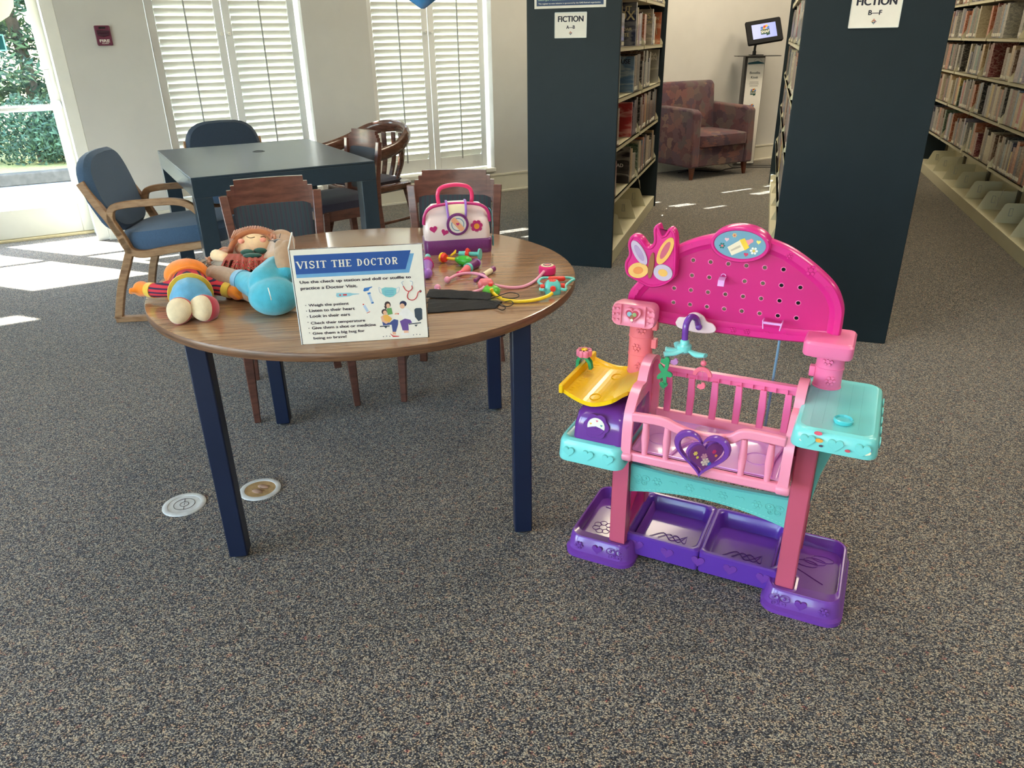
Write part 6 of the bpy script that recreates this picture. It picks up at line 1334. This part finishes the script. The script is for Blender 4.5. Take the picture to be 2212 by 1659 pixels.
m = MB(); m.tube([tuple(a-d*.009+Vector((0,0,.0))),tuple(a-d*.003)],[.0605,.0615],28); m.build('jersey_hem', FY, D1, smooth=True)
for s, sh, el, cu, hd in ((-1,(378,622,.045),(352,626,.040),(330,627,.036),(306,624,.034)),(1,(446,616,.045),(470,622,.036),(490,626,.034),(512,631,.030))):
    m = MB(); m.tube(bez([P3(*sh),P3(*el),P3(*cu)],10),[.026,.025,.024,.023,.022,.021,.021,.021,.021,.021,.021,.021,.021][:len(bez([P3(*sh),P3(*el),P3(*cu)],10))],16); m.build('sleeve', KNIT, D1, smooth=True)
    c = Vector(P3(*cu)); h = Vector(P3(*hd)); dd = (h-c).normalized(); m = MB(); m.tube([tuple(c-dd*.006),tuple(c+dd*.016)],[.0225,.022],16); m.build('cuff', FY, D1, smooth=True)
    up = Vector((0,0,1)); sd = dd.cross(up).normalized(); pr = [('c',tuple(c+dd*.015),tuple(h),.018,.024)]
    for k in range(4): o = (sd*(-.018+.012*k)); pr.append(('c',tuple(h+o+dd*.008),tuple(h+o*1.15+dd*(.026-abs(k-1.5)*.003)-up*.006),.0085,.0075))
    pr.append(('c',tuple(h-sd*.016-dd*.006),tuple(h-sd*.030+dd*.006+up*.004),.0085,.0075)); blend(pr,'hand',FO,D1,.0028)
blend([('b',P3(404,594,.050),(.068,.056,.050)),('b',P3(408,584,.062),(.050,.045,.034))],'head',FO,D1,.004)
m = MB(); m.tube(bez([P3(364,604,.06),P3(376,588,.09),P3(404,578,.100),P3(432,584,.088),P3(446,600,.06)],24),.004,8); m.build('head_seam', FO, D1, smooth=True)
for s,(x,y) in ((-1,(359,615)),(1,(452,606))): m = MB(); m.ball(P3(x,y,.020),(.014,.012,.012),14,10); m.build('ear', FO, D1, smooth=True)
m = MB(); rgx = random.Random(3)
for k in range(150):
    t = rgx.random(); p = Vector(P3(366+80*t,586+rgx.uniform(-4,4)-10*math.sin(t*PI),.02)); q = p+Vector((rgx.uniform(-.02,.02),rgx.uniform(.03,.06),rgx.uniform(-.012,.02))); m.tube([tuple(p),tuple(p.lerp(q,.5)+Vector((0,0,.006))),tuple(q)],[.0016,.0012,.0004],4)
m.build('hair', FK, D1)
for x, y, rt in ((388,672,.35),(440,666,-.45)):
    c = Vector(P3(x,y,.034)); T = Matrix.Translation(c) @ Matrix.Rotation(rt*.6,4,'Z') @ Matrix.Rotation(math.radians(-18),4,'X') @ Matrix.Rotation(rt,4,'Y')
    def so(sx, yy): return [(sx*.032*math.cos(2*PI*k/26)*(1+.12*math.sin(2*PI*k/26)), yy, sx*.036*math.sin(2*PI*k/26)) for k in range(26)]
    m = MB(); m.T = T; m.loops([so(.55,.045),so(.9,.030),so(1.02,.010),so(1.04,.0),so(1.0,-.006)]); sh = m.build('shoe', FR, D1, smooth=True)
    m = MB(); m.T = T; m.loops([so(.99,-.002),so(.97,-.012),so(.88,-.020),so(.6,-.026),so(.2,-.028)]); m.build('sole', FC, sh, smooth=True)
# seated-back elephant like plush in aqua trousers
D2 = thing('plush_animal','beige plush animal in aqua trousers on its back, one foot raised behind the sign','plush toy')
blend([('b',P3(592,640,.050),(.070,.062,.052)),('c',P3(575,612,.075),P3(600,585,.085),.050,.045),('c',P3(560,622,.055),P3(522,606,.058),.040,.030),('c',P3(610,600,.075),P3(618,588,.100),.034,.026)],'trousers',FT_,D2)
m = MB(); q0 = Vector(P3(524,607,.058)); q1 = Vector(P3(506,602,.058)); d = (q1-q0).normalized(); m.tube([tuple(q0-d*.006),tuple(q0+d*.018)],[.033,.031],18); m.build('cuff', FLB, D2, smooth=True)
blend([('c',tuple(q0+d*.01),P3(476,598,.055),.028,.034),('b',P3(461,590,.062),(.021,.026,.024)),('b',P3(464,602,.048),(.024,.028,.026))],'foot',FE2,D2,.0035)
m = MB(); q0 = Vector(P3(618,582,.105)); q1 = Vector(P3(618,560,.14)); d = (q1-q0).normalized(); m.tube([tuple(q0-d*.008),tuple(q0+d*.012)],[.029,.0275],18); m.build('cuff', FLB, D2, smooth=True)
blend([('c',tuple(q0+d*.006),P3(614,550,.140),.027,.029),('b',P3(607,535,.156),(.019,.020,.024)),('b',P3(622,536,.156),(.019,.020,.024))],'foot',FE2,D2,.0035)
blend([('c',P3(598,572,.055),P3(610,530,.050),.046,.044),('b',P3(608,522,.060),(.047,.045,.042))],'torso',FE,D2)
blend([('c',P3(520,630,.022),P3(545,640,.024),.020,.020),('b',P3(522,632,.024),.022)],'hand',FE,D2,.0035)
m = MB(); m.ball(P3(600,521,.112),(.014,.012,.006),14,8); m.tube([P3(604,513,.112),P3(606,505,.108)],.0014,5); m.tube([P3(590,520,.112),P3(580,520,.108)],.0014,5); m.tube([P3(612,521,.110),P3(624,520,.104)],.0014,5); m.build('nose', FK, D2, smooth=True)
m = MB(); m.tube(bez([P3(612,668,.016),P3(632,668,.010),P3(655,672,.006)],8),.009,10,True,(.6,1.2)); m.build('tail', FE, D2, smooth=True)
m = MB(); m.tube(bez([P3(579,622,.112),P3(583,636,.108),P3(586,648,.092)],8),.0012,5); m.build('stitch', PAPER, D2)
# yarn haired girl doll
D3 = thing('yarn_haired_doll','cream faced doll with auburn yarn hair and red tartan dress, lying farthest back','doll')
blend([('b',P3(548,528,.060),(.072,.052,.050)),('b',P3(548,520,.070),(.060,.045,.040))],'head',FS,D3,.0045)
m = MB(); m.tube(bez([P3(496,548,.035),P3(502,528,.075),P3(520,508,.100),P3(548,500,.108),P3(578,504,.100),P3(592,518,.080),P3(598,532,.05)],40),.010,10); 
for k in range(16): t = k/15; m.tube(bez([P3(500+94*t,518-16*math.sin(t*PI),.085),P3(503+90*t,512-18*math.sin(t*PI),.100),P3(508+82*t,500-10*math.sin(t*PI),.075)],6),.0055,6)
m.tube(bez([P3(498,545,.045),P3(480,545,.030),P3(462,556,.018),P3(452,560,.012)],20),.009,8); m.tube(bez([P3(500,540,.045),P3(484,538,.035),P3(468,548,.022)],16),.008,8)
for k in range(8): m.tube([P3(452,560,.012),P3(444+k*1.5,556+k*2.2,.006)],[.004,.003],5)
m.build('yarn_hair', FH, D3, smooth=True)
m = MB(); m.tube(bez([P3(533,511,.118),P3(541,514,.120),P3(550,512,.120)],6),.0013,5); m.tube(bez([P3(563,512,.118),P3(570,511,.118),P3(574,513,.116)],6),.0016,5); m.build('eye_stitch', M('brown thread',(92,62,40),.8,.1,30), D3)
for x, y in ((521,521),(568,518)): m = MB(); m.ball(P3(x,y,.108),(.011,.008,.008),12,8); m.build('cheek', plush('cheek blush',(240,158,132)), D3, smooth=True)
m = MB(); L = []
for k in range(33):
    t = k/32; x = 472+134*t; w = 3*math.sin(k*2.1); L.append([P3(x*.72+548*.28+0,548,.070+.012*math.sin(t*PI)),P3(x*.86+548*.14,562+w*.3,.080+.010*math.sin(t*PI)+.004*math.sin(k*1.7)),P3(x+w*.3,588+w-4*math.sin(t*PI),.050+.020*math.sin(t*PI)+.004*math.sin(k*2.3)),P3(x*.9+548*.1,582-6*math.sin(t*PI),.012),P3(x*.72+548*.28,548,.02)])
m.loops(L); m.build('tartan_dress', TART, D3, smooth=True)
m = MB()
for s,(x,y) in ((-1,(534,545)),(1,(562,542))): m.ball(P3(x,y,.088),(.022,.012,.010),14,8)
m.ball(P3(545,552,.090),(.030,.012,.008),14,8); m.build('collar', FG, D3, smooth=True)
m = MB(); m.capsule(P3(486,556,.045),P3(468,552,.040),.016,.021); m.build('arm', FS, D3, smooth=True)
m = MB(); m.capsule(P3(512,575,.035),P3(505,592,.025),.022,.020); m.capsule(P3(548,572,.035),P3(552,588,.025),.022,.020); m.build('leg', FS, D3, smooth=True)
m = MB(); m.ball(P3(531,588,.030),(.032,.026,.028),18,10); m.build('shoe', FK, D3, smooth=True)
